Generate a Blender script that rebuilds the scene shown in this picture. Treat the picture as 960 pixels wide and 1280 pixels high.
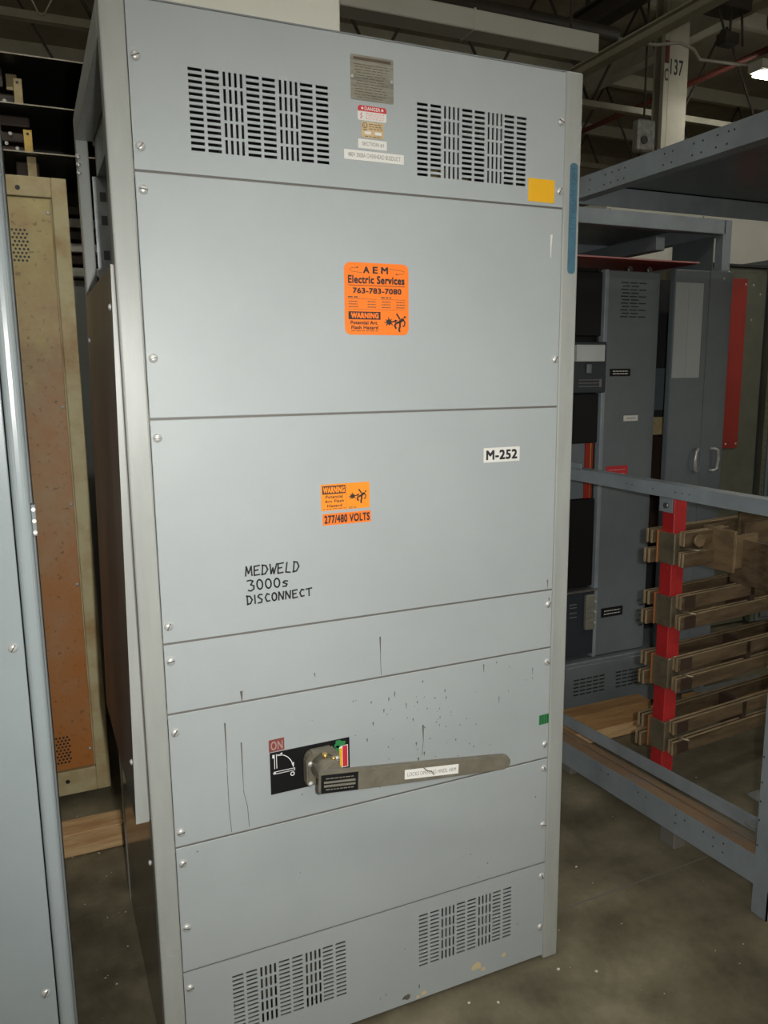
import bpy, bmesh, math, random
from mathutils import Vector, Matrix
random.seed(7)
for o in list(bpy.data.objects): bpy.data.objects.remove(o)
SC = bpy.context.scene
COL = SC.collection

# ---------------------------------------------------------------- camera
cam_d = bpy.data.cameras.new('camera'); cam = bpy.data.objects.new('camera', cam_d); COL.objects.link(cam)
cam_d.sensor_fit = 'VERTICAL'; cam_d.sensor_height = 36.0; cam_d.lens = 27.848
cam_d.clip_start = 0.02; cam_d.clip_end = 100
CR = Matrix(((0.913138, 0.399912, 0.07905), (-0.407525, 0.900335, 0.15271), (-0.010101, -0.17166, 0.985104)))
CL = Vector((-0.16973, -1.61224, 1.60645))
ex, ey, ez = CR.col[0], CR.col[1], CR.col[2]
m = Matrix.Identity(4)
for i in range(3):
    m[i][0] = ex[i]; m[i][1] = ez[i]; m[i][2] = -ey[i]; m[i][3] = CL[i]
cam.matrix_world = m
SC.camera = cam

# ---------------------------------------------------------------- world, flash, exposure
w = bpy.data.worlds.new('hall_ambient'); SC.world = w; w.use_nodes = True
w.node_tree.nodes['Background'].inputs[0].default_value = (1.0, 0.93, 0.78, 1)
w.node_tree.nodes['Background'].inputs[1].default_value = 0.28
fl = bpy.data.lights.new('camera_flash', 'SPOT'); flo = bpy.data.objects.new('camera_flash', fl); COL.objects.link(flo)
fl.energy = 128; fl.shadow_soft_size = 0.018; fl.spot_size = math.radians(96); fl.spot_blend = 1.0
fl.color = (1.0, 0.99, 0.95)
flo.matrix_world = m @ Matrix.Rotation(math.radians(5), 4, 'Y') @ Matrix.Rotation(math.radians(-6), 4, 'X'); flo.location = CL + ex * 0.085 + ez * 0.02
SC.view_settings.view_transform = 'Standard'; SC.view_settings.look = 'None'
SC.view_settings.exposure = 0.0; SC.view_settings.gamma = 1.0; SC.view_settings.use_curve_mapping = False

# ---------------------------------------------------------------- materials
MATS = {}
def mat(name, col, rough=0.5, metal=0.0, spec=0.5, var=0.0, vscale=4.0, col2=None, lo=0.4, hi=0.65, bump=0.0, bscale=200.0,
        rvar=0.0, emit=None, estr=0.0, stretch=None, detail=6.0, trans=0.0, alpha=1.0, coat=0.0):
    M = bpy.data.materials.new(name); M.use_nodes = True
    nt = M.node_tree; N = nt.nodes; L = nt.links
    b = N['Principled BSDF']
    c = (col[0], col[1], col[2], 1)
    b.inputs['Base Color'].default_value = c
    b.inputs['Roughness'].default_value = rough
    b.inputs['Metallic'].default_value = metal
    b.inputs['Specular IOR Level'].default_value = spec
    b.inputs['Coat Weight'].default_value = coat
    if trans: b.inputs['Transmission Weight'].default_value = trans
    if alpha < 1: b.inputs['Alpha'].default_value = alpha
    if emit:
        b.inputs['Emission Color'].default_value = (*emit, 1); b.inputs['Emission Strength'].default_value = estr
    if col2 is not None or var or bump or rvar:
        tc = N.new('ShaderNodeTexCoord'); mp = N.new('ShaderNodeMapping')
        L.new(tc.outputs['Object'], mp.inputs['Vector'])
        if stretch: mp.inputs['Scale'].default_value = stretch
        if col2 is None and var: col2 = tuple(max(0, x * (1 - var)) for x in col)
        if col2 is not None:
            n = N.new('ShaderNodeTexNoise'); n.inputs['Scale'].default_value = vscale; n.inputs['Detail'].default_value = detail
            n.inputs['Roughness'].default_value = 0.62
            L.new(mp.outputs['Vector'], n.inputs['Vector'])
            r = N.new('ShaderNodeMapRange'); r.inputs['From Min'].default_value = lo; r.inputs['From Max'].default_value = hi
            L.new(n.outputs['Fac'], r.inputs['Value'])
            mx = N.new('ShaderNodeMix'); mx.data_type = 'RGBA'
            mx.inputs[6].default_value = c; mx.inputs[7].default_value = (*col2, 1)
            L.new(r.outputs['Result'], mx.inputs[0]); L.new(mx.outputs[2], b.inputs['Base Color'])
            if rvar:
                r2 = N.new('ShaderNodeMapRange'); r2.inputs['To Min'].default_value = rough; r2.inputs['To Max'].default_value = min(1, rough + rvar)
                L.new(n.outputs['Fac'], r2.inputs['Value']); L.new(r2.outputs['Result'], b.inputs['Roughness'])
        if bump:
            n2 = N.new('ShaderNodeTexNoise'); n2.inputs['Scale'].default_value = bscale; n2.inputs['Detail'].default_value = 3
            L.new(mp.outputs['Vector'], n2.inputs['Vector'])
            bp = N.new('ShaderNodeBump'); bp.inputs['Strength'].default_value = bump; bp.inputs['Distance'].default_value = 0.002
            L.new(n2.outputs['Fac'], bp.inputs['Height']); L.new(bp.outputs['Normal'], b.inputs['Normal'])
    MATS[name] = M
    return M

mat('panel_paint', (0.37, 0.403, 0.412), 0.42, var=0.06, vscale=3, bump=0.05, bscale=260, rvar=0.1)
mat('post_paint', (0.345, 0.36, 0.34), 0.36, var=0.12, vscale=5, bump=0.04, bscale=200, stretch=(4, 4, .6))
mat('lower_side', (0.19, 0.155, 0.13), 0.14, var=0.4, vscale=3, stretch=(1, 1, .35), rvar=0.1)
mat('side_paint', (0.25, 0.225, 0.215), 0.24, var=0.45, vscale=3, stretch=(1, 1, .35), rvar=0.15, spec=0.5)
mat('inner_paint', (0.20, 0.22, 0.225), 0.45, var=0.15)
mat('dark_inside', (0.03, 0.03, 0.032), 0.7)
mat('galvanized', (0.52, 0.56, 0.57), 0.38, metal=0.8, var=0.25, vscale=20, rvar=0.2)
mat('blue_grey', (0.31, 0.355, 0.37), 0.25, var=0.05, bump=0.03, bscale=220)
mat('frame_grey', (0.26, 0.30, 0.325), 0.42, var=0.2, vscale=6)
mat('rear_grey', (0.155, 0.18, 0.19), 0.33, var=0.12, vscale=5)
mat('door_grey', (0.14, 0.165, 0.18), 0.22, var=0.1, vscale=5)
mat('green_grey', (0.115, 0.12, 0.085), 0.5, var=0.25, vscale=4)
mat('chrome', (0.62, 0.62, 0.60), 0.33, metal=0.45)
mat('slot_dark', (0.12, 0.12, 0.12), 0.5, metal=0.5)
mat('steel', (0.5, 0.5, 0.48), 0.35, metal=0.9, var=0.3, vscale=30)
mat('cast_handle', (0.235, 0.215, 0.165), 0.40, metal=0.35, var=0.25, vscale=25, bump=0.15, bscale=300)
mat('black_plate', (0.010, 0.010, 0.011), 0.4, spec=0.25)
mat('black_board', (0.022, 0.024, 0.022), 0.5, var=0.3)
mat('lit_edge', (0.42, 0.38, 0.30), 0.5)
mat('ink', (0.02, 0.02, 0.022), 0.55)
mat('seam', (0.15, 0.14, 0.125), 0.6)
mat('dust', (0.26, 0.17, 0.10), 0.85, col2=(0.20, 0.19, 0.18), vscale=4, lo=.5, hi=.7)
mat('pale_grey', (0.42, 0.45, 0.45), 0.3, var=0.08)
mat('ink_soft', (0.09, 0.065, 0.04), 0.6)
mat('ink_grey', (0.20, 0.19, 0.18), 0.6)
mat('orange', (0.92, 0.19, 0.012), 0.55)
mat('orange_yellow', (0.92, 0.27, 0.012), 0.55)
mat('white_label', (0.72, 0.71, 0.67), 0.5)
mat('white_print', (0.75, 0.76, 0.76), 0.5)
mat('red_print', (0.55, 0.03, 0.04), 0.5)
mat('red_faded', (0.22, 0.05, 0.045), 0.55)
mat('faded_letters', (0.38, 0.27, 0.24), 0.55)
mat('pink_print', (0.65, 0.28, 0.27), 0.55)
mat('tan_label', (0.58, 0.43, 0.24), 0.5, var=0.15, vscale=40)
mat('yellow_note', (0.80, 0.42, 0.005), 0.6)
mat('yellow_print', (0.85, 0.42, 0.02), 0.5)
mat('green_print', (0.03, 0.22, 0.07), 0.45)
mat('blue_tape', (0.055, 0.15, 0.215), 0.55, var=0.25, vscale=40)
mat('blue_ink', (0.03, 0.075, 0.12), 0.6)
mat('name_plate', (0.30, 0.29, 0.235), 0.42, metal=0.35, var=0.3, vscale=60, stretch=(.3, 1, 3))
mat('drip', (0.11, 0.10, 0.085), 0.6)
mat('chip_paint', (0.60, 0.49, 0.28), 0.7)
mat('red_post', (0.42, 0.022, 0.024), 0.42, var=0.2, vscale=12)
mat('red_panel', (0.30, 0.018, 0.010), 0.45, var=0.15)
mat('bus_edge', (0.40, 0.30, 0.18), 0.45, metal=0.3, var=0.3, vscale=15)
mat('bus_tarnish', (0.19, 0.135, 0.078), 0.42, metal=0.4, col2=(0.09, 0.06, 0.034), vscale=9, stretch=(.6, 2, 4), rvar=0.15)
mat('bus_plate', (0.30, 0.215, 0.12), 0.42, metal=0.4, col2=(0.19, 0.14, 0.08), vscale=7, stretch=(1, 2, 4))
mat('copper_edge', (0.45, 0.17, 0.06), 0.4, metal=0.5)
mat('clamp_metal', (0.24, 0.20, 0.135), 0.35, metal=0.55, var=0.3, vscale=20)
mat('brass', (0.70, 0.50, 0.16), 0.28, metal=0.9, var=0.2, vscale=20)
mat('bus_dull', (0.36, 0.29, 0.16), 0.4, metal=0.5, var=0.3, vscale=20)
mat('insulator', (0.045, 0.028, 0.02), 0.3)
mat('timber', (0.40, 0.235, 0.095), 0.75, col2=(0.27, 0.14, 0.05), vscale=7, stretch=(.7, 5, 7), bump=0.3, bscale=60)
mat('timber_pale', (0.66, 0.45, 0.23), 0.75, col2=(0.46, 0.26, 0.11), vscale=7, stretch=(.7, 5, 7), bump=0.3, bscale=60)
mat('ceil_paint', (0.36, 0.325, 0.24), 0.8, var=0.25, vscale=1.2)
mat('beam_paint', (0.46, 0.44, 0.345), 0.65, var=0.2, vscale=2)
mat('dark_steel', (0.06, 0.05, 0.038), 0.6, var=0.3)
mat('red_pipe', (0.12, 0.028, 0.018), 0.5)
mat('white_enamel', (0.62, 0.62, 0.55), 0.4, var=0.06, vscale=3)
mat('lamp_glow', (1, 1, 1), 0.5, emit=(1.0, 0.97, 0.88), estr=45.0)
mat('foil', (0.62, 0.63, 0.62), 0.3, metal=0.7, var=0.4, vscale=25, bump=0.6, bscale=20)
mat('clear_plastic', (0.85, 0.88, 0.88), 0.12, trans=0.35, spec=0.6)
mat('breaker_body', (0.028, 0.035, 0.045), 0.3)
mat('cable', (0.5, 0.48, 0.42), 0.5)
mat('debris', (0.7, 0.68, 0.62), 0.7)
mat('stone_chip', (0.16, 0.15, 0.13), 0.8)

def rust_material():
    M = bpy.data.materials.new('rust_panel'); M.use_nodes = True; nt = M.node_tree; N = nt.nodes; L = nt.links
    b = N['Principled BSDF']; b.inputs['Roughness'].default_value = 0.62
    tc = N.new('ShaderNodeTexCoord'); sp = N.new('ShaderNodeSeparateXYZ'); L.new(tc.outputs['Object'], sp.inputs[0])
    n = N.new('ShaderNodeTexNoise'); n.inputs['Scale'].default_value = 7; n.inputs['Detail'].default_value = 9; n.inputs['Roughness'].default_value = 0.7
    L.new(tc.outputs['Object'], n.inputs['Vector'])
    # rust creeps up from the floor: height of the rust line broken up by noise
    ma = N.new('ShaderNodeMath'); ma.operation = 'MULTIPLY_ADD'; ma.inputs[1].default_value = 2.6; L.new(n.outputs['Fac'], ma.inputs[0]); L.new(sp.outputs['Z'], ma.inputs[2])
    r = N.new('ShaderNodeMapRange'); r.inputs['From Min'].default_value = 1.5; r.inputs['From Max'].default_value = 3.75; L.new(ma.outputs[0], r.inputs['Value'])
    cr = N.new('ShaderNodeValToRGB'); e = cr.color_ramp.elements
    e[0].position = 0; e[0].color = (0.47, 0.175, 0.038, 1)
    e[1].position = 1; e[1].color = (0.56, 0.48, 0.23, 1)
    for p, c in ((0.3, (0.45, 0.215, 0.085, 1)), (0.6, (0.44, 0.295, 0.165, 1)), (0.8, (0.48, 0.375, 0.18, 1))):
        q = e.new(p); q.color = c
    L.new(r.outputs[0], cr.inputs[0])
    n2 = N.new('ShaderNodeTexNoise'); n2.inputs['Scale'].default_value = 55; n2.inputs['Detail'].default_value = 4; L.new(tc.outputs['Object'], n2.inputs['Vector'])
    r2 = N.new('ShaderNodeMapRange'); r2.inputs['From Min'].default_value = 0.6; r2.inputs['From Max'].default_value = 0.72; L.new(n2.outputs['Fac'], r2.inputs['Value'])
    mx = N.new('ShaderNodeMix'); mx.data_type = 'RGBA'; mx.inputs[7].default_value = (0.12, 0.05, 0.015, 1)
    mu = N.new('ShaderNodeMath'); mu.operation = 'MULTIPLY'; mu.inputs[1].default_value = 0.6; L.new(r2.outputs[0], mu.inputs[0])
    L.new(cr.outputs[0], mx.inputs[6]); L.new(mu.outputs[0], mx.inputs[0]); L.new(mx.outputs[2], b.inputs['Base Color'])
    MATS['rust_panel'] = M
rust_material()
mat('rust_rim', (0.54, 0.475, 0.27), 0.6, col2=(0.40, 0.26, 0.11), vscale=5, lo=.45, bump=0.1, bscale=60)

def floor_material():
    M = bpy.data.materials.new('concrete'); M.use_nodes = True; nt = M.node_tree; N = nt.nodes; L = nt.links
    b = N['Principled BSDF']
    tc = N.new('ShaderNodeTexCoord')
    def noise(s, d, rr=0.6):
        n = N.new('ShaderNodeTexNoise'); n.inputs['Scale'].default_value = s; n.inputs['Detail'].default_value = d; n.inputs['Roughness'].default_value = rr
        L.new(tc.outputs['Object'], n.inputs['Vector']); return n
    n1 = noise(1.3, 8, 0.7); n2 = noise(30, 5); n3 = noise(5, 6, 0.7)
    cr = N.new('ShaderNodeValToRGB'); e = cr.color_ramp.elements
    e[0].position = 0.3; e[0].color = (0.10, 0.087, 0.056, 1); e[1].position = 0.7; e[1].color = (0.25, 0.222, 0.155, 1)
    L.new(n1.outputs['Fac'], cr.inputs[0])
    cr2 = N.new('ShaderNodeValToRGB'); e = cr2.color_ramp.elements
    e[0].position = 0.3; e[0].color = (0.5, 0.48, 0.44, 1); e[1].position = 0.7; e[1].color = (1.2, 1.2, 1.15, 1)
    L.new(n3.outputs['Fac'], cr2.inputs[0])
    mx = N.new('ShaderNodeMix'); mx.data_type = 'RGBA'; mx.blend_type = 'MULTIPLY'; mx.inputs[0].default_value = 1
    L.new(cr.outputs[0], mx.inputs[6]); L.new(cr2.outputs[0], mx.inputs[7])
    v = N.new('ShaderNodeTexVoronoi'); v.feature = 'DISTANCE_TO_EDGE'; v.inputs['Scale'].default_value = 0.55
    ad = N.new('ShaderNodeMix'); ad.data_type = 'RGBA'; ad.blend_type = 'ADD'; ad.inputs[0].default_value = 0.12
    L.new(tc.outputs['Object'], ad.inputs[6]); L.new(n3.outputs['Color'], ad.inputs[7]); L.new(ad.outputs[2], v.inputs['Vector'])
    r = N.new('ShaderNodeMapRange'); r.inputs['From Min'].default_value = 0.0; r.inputs['From Max'].default_value = 0.004; r.inputs['To Min'].default_value = 0.93
    L.new(v.outputs['Distance'], r.inputs['Value'])
    m2 = N.new('ShaderNodeMix'); m2.data_type = 'RGBA'; m2.blend_type = 'MULTIPLY'; m2.inputs[0].default_value = 1
    L.new(mx.outputs[2], m2.inputs[6]); L.new(r.outputs[0], m2.inputs[7]); L.new(m2.outputs[2], b.inputs['Base Color'])
    r3 = N.new('ShaderNodeMapRange'); r3.inputs['To Min'].default_value = 0.38; r3.inputs['To Max'].default_value = 0.75; L.new(n3.outputs['Fac'], r3.inputs['Value'])
    L.new(r3.outputs[0], b.inputs['Roughness'])
    bp = N.new('ShaderNodeBump'); bp.inputs['Strength'].default_value = 0.15; bp.inputs['Distance'].default_value = 0.003
    L.new(n2.outputs['Fac'], bp.inputs['Height']); L.new(bp.outputs[0], b.inputs['Normal'])
    MATS['concrete'] = M
floor_material()

# ---------------------------------------------------------------- mesh helpers
def setmi(faces, mi):
    for f in faces: f.material_index = mi
def box(bm, x0, x1, y0, y1, z0, z1, mi=0, bev=0.0, M=None, seg=1):
    r = bmesh.ops.create_cube(bm, size=1.0)
    vs = r['verts']
    S = Matrix.Diagonal((x1 - x0, y1 - y0, z1 - z0, 1))
    T = Matrix.Translation(((x0 + x1) / 2, (y0 + y1) / 2, (z0 + z1) / 2))
    X = T @ S
    if M is not None: X = M @ X
    bmesh.ops.transform(bm, matrix=X, verts=vs)
    fs = list({f for v in vs for f in v.link_faces}); setmi(fs, mi)
    if bev > 0:
        es = list({e for v in vs for e in v.link_edges})
        rr = bmesh.ops.bevel(bm, geom=es, offset=bev, segments=seg, affect='EDGES', profile=0.5)
        setmi(rr['faces'], mi)
def beam(bm, a, b, wd, ht, mi=0, up=(0, 0, 1), bev=0.0):
    a = Vector(a); b = Vector(b); d = b - a; L = d.length; d.normalize()
    s = d.cross(Vector(up)).normalized(); u = s.cross(d)
    M = Matrix((( d.x, s.x, u.x, a.x), (d.y, s.y, u.y, a.y), (d.z, s.z, u.z, a.z), (0, 0, 0, 1)))
    box(bm, 0, L, -wd / 2, wd / 2, -ht / 2, ht / 2, mi, bev, M)
def cyl(bm, a, b, r, mi=0, n=12, r2=None, caps=True):
    a = Vector(a); b = Vector(b); d = b - a; L = d.length
    q = Vector((0, 0, 1)).rotation_difference(d)
    M = Matrix.Translation((a + b) / 2) @ q.to_matrix().to_4x4()
    rr = bmesh.ops.create_cone(bm, cap_ends=caps, segments=n, radius1=r, radius2=r if r2 is None else r2, depth=L, matrix=M)
    fs = {f for v in rr['verts'] for f in v.link_faces}
    setmi(fs, mi)
    for f in fs:
        if len(f.verts) == 4: f.smooth = True
def tube(bm, pts, r, mi=0, n=8):
    pts = [Vector(p) for p in pts]; rings = []
    for i, p in enumerate(pts):
        d = (pts[min(i + 1, len(pts) - 1)] - pts[max(i - 1, 0)]).normalized()
        s = d.cross(Vector((0.13, 0.31, 1))).normalized(); u = s.cross(d)
        rings.append([bm.verts.new(p + (s * math.cos(2 * math.pi * k / n) + u * math.sin(2 * math.pi * k / n)) * r) for k in range(n)])
    for a, b in zip(rings, rings[1:]):
        for k in range(n):
            f = bm.faces.new((a[k], a[(k + 1) % n], b[(k + 1) % n], b[k])); f.material_index = mi; f.smooth = True
    bm.faces.new(rings[0][::-1]).material_index = mi; bm.faces.new(rings[-1]).material_index = mi
def prism(bm, pts, axis, h0, h1, mi=0):
    """extrude polygon pts (2-D) along axis: 'y' -> pts are (x,z); 'x' -> (y,z); 'z' -> (x,y)"""
    def P(p, h): return {'y': (p[0], h, p[1]), 'x': (h, p[0], p[1]), 'z': (p[0], p[1], h)}[axis]
    A = [bm.verts.new(P(p, h0)) for p in pts]; B = [bm.verts.new(P(p, h1)) for p in pts]
    fs = [bm.faces.new(A), bm.faces.new(B[::-1])]
    for i in range(len(pts)):
        j = (i + 1) % len(pts); fs.append(bm.faces.new((A[i], B[i], B[j], A[j])))
    setmi(fs, mi); bmesh.ops.recalc_face_normals(bm, faces=fs)
ORG = {}
def finish(bm, name, mats, org=(0, 0, 0), smooth=None):
    if any(org): bmesh.ops.translate(bm, verts=bm.verts, vec=(-org[0], -org[1], -org[2]))
    me = bpy.data.meshes.new(name); bm.to_mesh(me); bm.free()
    for k in (mats if isinstance(mats, (list, tuple)) else [mats]): me.materials.append(MATS[k])
    if smooth:
        for p in me.polygons: p.use_smooth = True
    return me
def obj(name, bm, mats, parent=None, org=None, **props):
    """world-space bmesh -> object; parented objects share their thing's origin"""
    if parent is not None: o0 = ORG[parent.name]
    else: o0 = org or (0, 0, 0)
    me = finish(bm, name, mats, o0)
    o = bpy.data.objects.new(name, me); COL.objects.link(o)
    ORG[o.name] = o0
    if parent is not None: o.parent = parent
    else: o.location = o0
    for k, v in props.items(): o[k] = v
    return o
def inst(name, me, parent, loc, rot=None, **props):
    o = bpy.data.objects.new(name, me); COL.objects.link(o); o0 = ORG[parent.name]; o.parent = parent
    o.location = (loc[0] - o0[0], loc[1] - o0[1], loc[2] - o0[2])
    if rot: o.rotation_euler = rot
    ORG[o.name] = tuple(loc)
    for k, v in props.items(): o[k] = v
    return o
def thing(name, label, cat, org, **props):
    o = bpy.data.objects.new(name, None); COL.objects.link(o); o.location = org; ORG[o.name] = tuple(org)
    o.empty_display_size = 0.1
    o['label'] = label; o['category'] = cat
    for k, v in props.items(): o[k] = v
    return o
def struct(name, label, org=(0, 0, 0)):
    o = bpy.data.objects.new(name, None); COL.objects.link(o); o.location = org; ORG[o.name] = tuple(org)
    o['kind'] = 'structure'; o['label'] = label
    return o
NB = bmesh.new
def B1(x0, x1, y0, y1, z0, z1, bev=0.0, seg=1):
    bm = NB(); box(bm, x0, x1, y0, y1, z0, z1, 0, bev, seg=seg); return bm

# flat print ------------------------------------------------------
def text_into(bm, body, x0, x1, z0, z1, y, mi, bold=0.0, M=None, plane='xz'):
    cu = bpy.data.curves.new('t', 'FONT'); cu.body = body; cu.size = 1.0; cu.resolution_u = 3
    if bold: cu.space_character = 1.07
    to = bpy.data.objects.new('t', cu)
    me = bpy.data.meshes.new_from_object(to)
    if not me.vertices: return
    xs = [v.co.x for v in me.vertices]; ys = [v.co.y for v in me.vertices]
    a, b, c, d = min(xs), max(xs), min(ys), max(ys)
    B = 1.7 * bold
    for k, (sh, sv_) in enumerate(((0, 0),) if not bold else ((0, 0), (-B, -B), (B, B), (-B, B), (B, -B))):
        vs = []
        for v in me.vertices:
            px = x0 + (v.co.x + sh - a + B) / (b - a + 2 * B) * (x1 - x0); pz = z0 + (v.co.y + sv_ - c + B) / max(1e-6, d - c + 2 * B) * (z1 - z0)
            p = Vector((px, y - k * .00002, pz))
            if M is not None: p = M @ p
            vs.append(bm.verts.new(p))
        for p in me.polygons:
            try:
                f = bm.faces.new([vs[i] for i in p.vertices]); f.material_index = mi
            except ValueError: pass
    bpy.data.objects.remove(to); bpy.data.curves.remove(cu); bpy.data.meshes.remove(me)
def poly(bm, pts, y, mi, M=None):
    vs = []
    for p in pts:
        q = Vector((p[0], y, p[1]))
        if M is not None: q = M @ q
        vs.append(bm.verts.new(q))
    f = bm.faces.new(vs); f.material_index = mi
def rect(bm, x0, x1, z0, z1, y, mi, M=None): poly(bm, [(x0, z0), (x1, z0), (x1, z1), (x0, z1)], y, mi, M)
def line(bm, pts, wd, y, mi, M=None, taper=False):
    n = len(pts); L = []; R = []
    for i in range(n):
        a = Vector(pts[max(i - 1, 0)]); b = Vector(pts[min(i + 1, n - 1)]); d = (b - a)
        d = d.normalized() if d.length > 1e-9 else Vector((1, 0)); nn = Vector((-d.y, d.x))
        ww = wd * (1 - 0.75 * i / (n - 1)) if taper else wd
        p = Vector(pts[i]); L.append(p + nn * ww / 2); R.append(p - nn * ww / 2)
    for i in range(n - 1): poly(bm, [L[i], R[i], R[i + 1], L[i + 1]], y, mi, M)
def arc(cx, cz, r, a0, a1, n=10, rz=None):
    rz = r if rz is None else rz
    return [(cx + r * math.cos(math.radians(a0 + (a1 - a0) * i / n)), cz + rz * math.sin(math.radians(a0 + (a1 - a0) * i / n))) for i in range(n + 1)]
def rrect(x0, x1, z0, z1, r, n=5):
    p = []
    for cx, cz, a in ((x1 - r, z1 - r, 0), (x0 + r, z1 - r, 90), (x0 + r, z0 + r, 180), (x1 - r, z0 + r, 270)):
        p += arc(cx, cz, r, a, a + 90, n)
    return p
def dashes(bm, x0, x1, z, h, y, mi, lo=0.004, hi=0.011, gap=0.0025, M=None):
    """a line of print too small to read"""
    x = x0
    while x < x1:
        wd = random.uniform(lo, hi); rect(bm, x, min(x + wd, x1), z - h / 2, z + h / 2, y, mi, M); x += wd + gap

YF = 0.002          # front of the cover panels (posts stand proud at y=0)
YS = YF - 0.0008    # front of stickers
YP = YS - 0.0005    # print on stickers

# ================================================================ structure: hall
fbm = NB()
box(fbm, -9, 16, -6, 14, -0.3, 0.0)
fl_o = obj('floor', fbm, 'concrete', kind='structure', label='stained bare concrete floor of the hall')
bm = NB(); beam(bm, (-3.0, .03, .0004), (6.0, .28, .0004), .005, .0008); obj('floor_joint', bm, 'seam', fl_o)
cbm = NB(); box(cbm, -9, 16, -6, 14, 6.5, 6.7)
obj('ceiling', cbm, 'ceil_paint', kind='structure', label='dim beige painted roof deck')
wbm = NB(); box(wbm, -9, 16, 14.0, 14.3, 0, 6.5)
obj('wall_back', wbm, 'ceil_paint', kind='structure', label='distant beige back wall of the hall')
wbm = NB(); box(wbm, 16, 16.3, -6, 14, 0, 6.5)
obj('wall_right', wbm, 'ceil_paint', kind='structure', label='distant beige side wall of the hall')

# roof trusses running along x
def truss(y, label, x0=-6.0, x1=15.0, z0=5.0, z1=6.3):
    t = struct('roof_truss', label, (0, y, z0))
    bm = NB(); box(bm, x0, x1, y - .045, y + .045, z0 - .035, z0 + .04); obj('bottom_chord', bm, 'beam_paint', t)
    bm = NB(); box(bm, x0, x1, y - .05, y + .05, z1, z1 + .2); obj('top_chord', bm, 'beam_paint', t)
    x = x0; k = 0
    while x < x1:
        bm = NB(); cyl(bm, (x, y, z0 if k % 2 else z1), (x + .75, y, z1 if k % 2 else z0), .018, n=6); obj('web_rod', bm, 'dark_steel', t)
        x += .75; k += 1
for y, lb in ((3.0, 'steel roof truss nearest the cabinets'), (7.3, 'pale roof truss with diagonal rods beyond the cabinets'), (9.8, 'roof truss farther back, behind the numbered column'), (12.2, 'farthest roof truss by the back wall')):
    truss(y, lb)
# girders along y
g = NB(); box(g, 6.02, 6.16, 3.5, 13.9, 5.04, 5.06); box(g, 6.08, 6.10, 3.5, 13.9, 5.06, 5.14); box(g, 6.02, 6.16, 3.5, 13.9, 5.14, 5.16)
obj('roof_girder', g, 'beam_paint', kind='structure', label='pale steel roof girder running away from the cabinets')
g = NB(); box(g, 8.3, 8.5, 3.0, 13.9, 6.0, 6.03); box(g, 8.38, 8.42, 3.0, 13.9, 6.03, 6.4); box(g, 8.3, 8.5, 3.0, 13.9, 6.4, 6.45)
obj('roof_girder', g, 'beam_paint', kind='structure', label='higher roof girder beside the numbered column')
g = NB(); box(g, 6.20, 6.40, 4.2, 7.2, 5.60, 5.63); box(g, 6.28, 6.32, 4.2, 7.2, 5.63, 5.83); box(g, 6.20, 6.40, 4.2, 7.2, 5.83, 5.86)
for y in (4.6, 6.8): box(g, 6.28, 6.32, y, y + .04, 5.86, 6.5)
obj('hoist_rail', g, 'dark_steel', kind='structure', label='dark hoist rail hung below the roof near the column')
# numbered column (wide-flange)
colm = struct('steel_column', 'beige wide-flange steel column painted with the number C137', (7.40, 6.62, 0))
bm = NB(); box(bm, 7.30, 7.60, 6.50, 6.53, 0, 6.5); obj('flange', bm, 'beam_paint', colm)
bm = NB(); box(bm, 7.30, 7.60, 6.74, 6.77, 0, 6.5); obj('flange', bm, 'beam_paint', colm)
bm = NB(); box(bm, 7.43, 7.47, 6.53, 6.74, 0, 6.5); obj('web', bm, 'beam_paint', colm)
bm = NB(); box(bm, 7.225, 7.295, 6.50, 6.56, 0, 6.5); obj('side_plate', bm, 'beam_paint', colm)
bm = NB(); text_into(bm, '137', 7.32, 7.52, 5.18, 5.36, 6.498, 0, 0.01); obj('number', bm, 'ink', colm)
bm = NB(); text_into(bm, 'C', 7.232, 7.290, 5.10, 5.24, 6.498, 0, 0.01); obj('number', bm, 'ink', colm)
bm = NB(); box(bm, 7.23, 7.29, 6.49, 6.499, 5.30, 5.55); obj('patch', bm, 'red_pipe', colm)

# ceiling services
bm = NB(); cyl(bm, (8.28, 5.9, 5.4), (8.28, 13.9, 5.4), .038, n=10)
obj('sprinkler_pipe', bm, 'red_pipe', label='dark red sprinkler pipe running behind the numbered column', category='pipe')
bm = NB(); cyl(bm, (-3.0, 4.98, 4.77), (5.20, 4.94, 4.75), .06, n=12)
obj('conduit_pipe', bm, 'dark_steel', label='dark conduit pipe above the unlit white light fixture', category='pipe')
bm = NB(); tube(bm, [(5.2, 5.9, 5.1), (5.97, 5.95, 5.2), (6.53, 5.9, 5.19), (6.85, 5.85, 5.24), (7.05, 5.85, 5.2), (7.2, 5.9, 5.13), (7.9, 5.86, 5.15), (8.6, 5.8, 5.3)], .018, n=6)
obj('overhead_cable', bm, 'cable', label='pale electrical cable looped past the numbered column', category='cable')
bm = NB(); tube(bm, [(0.10, 7.2, 5.25), (0.16, 7.2, 5.13), (0.21, 7.2, 5.02), (0.235, 7.2, 5.0), (0.27, 7.2, 5.01), (0.35, 7.2, 5.16), (.42, 7.2, 5.3), (.5, 7.2, 6.3)], .008, n=6)
obj('overhead_wire', bm, 'cable', label='thin wire looped down over the roof truss above the rusty cabinet', category='cable')
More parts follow.
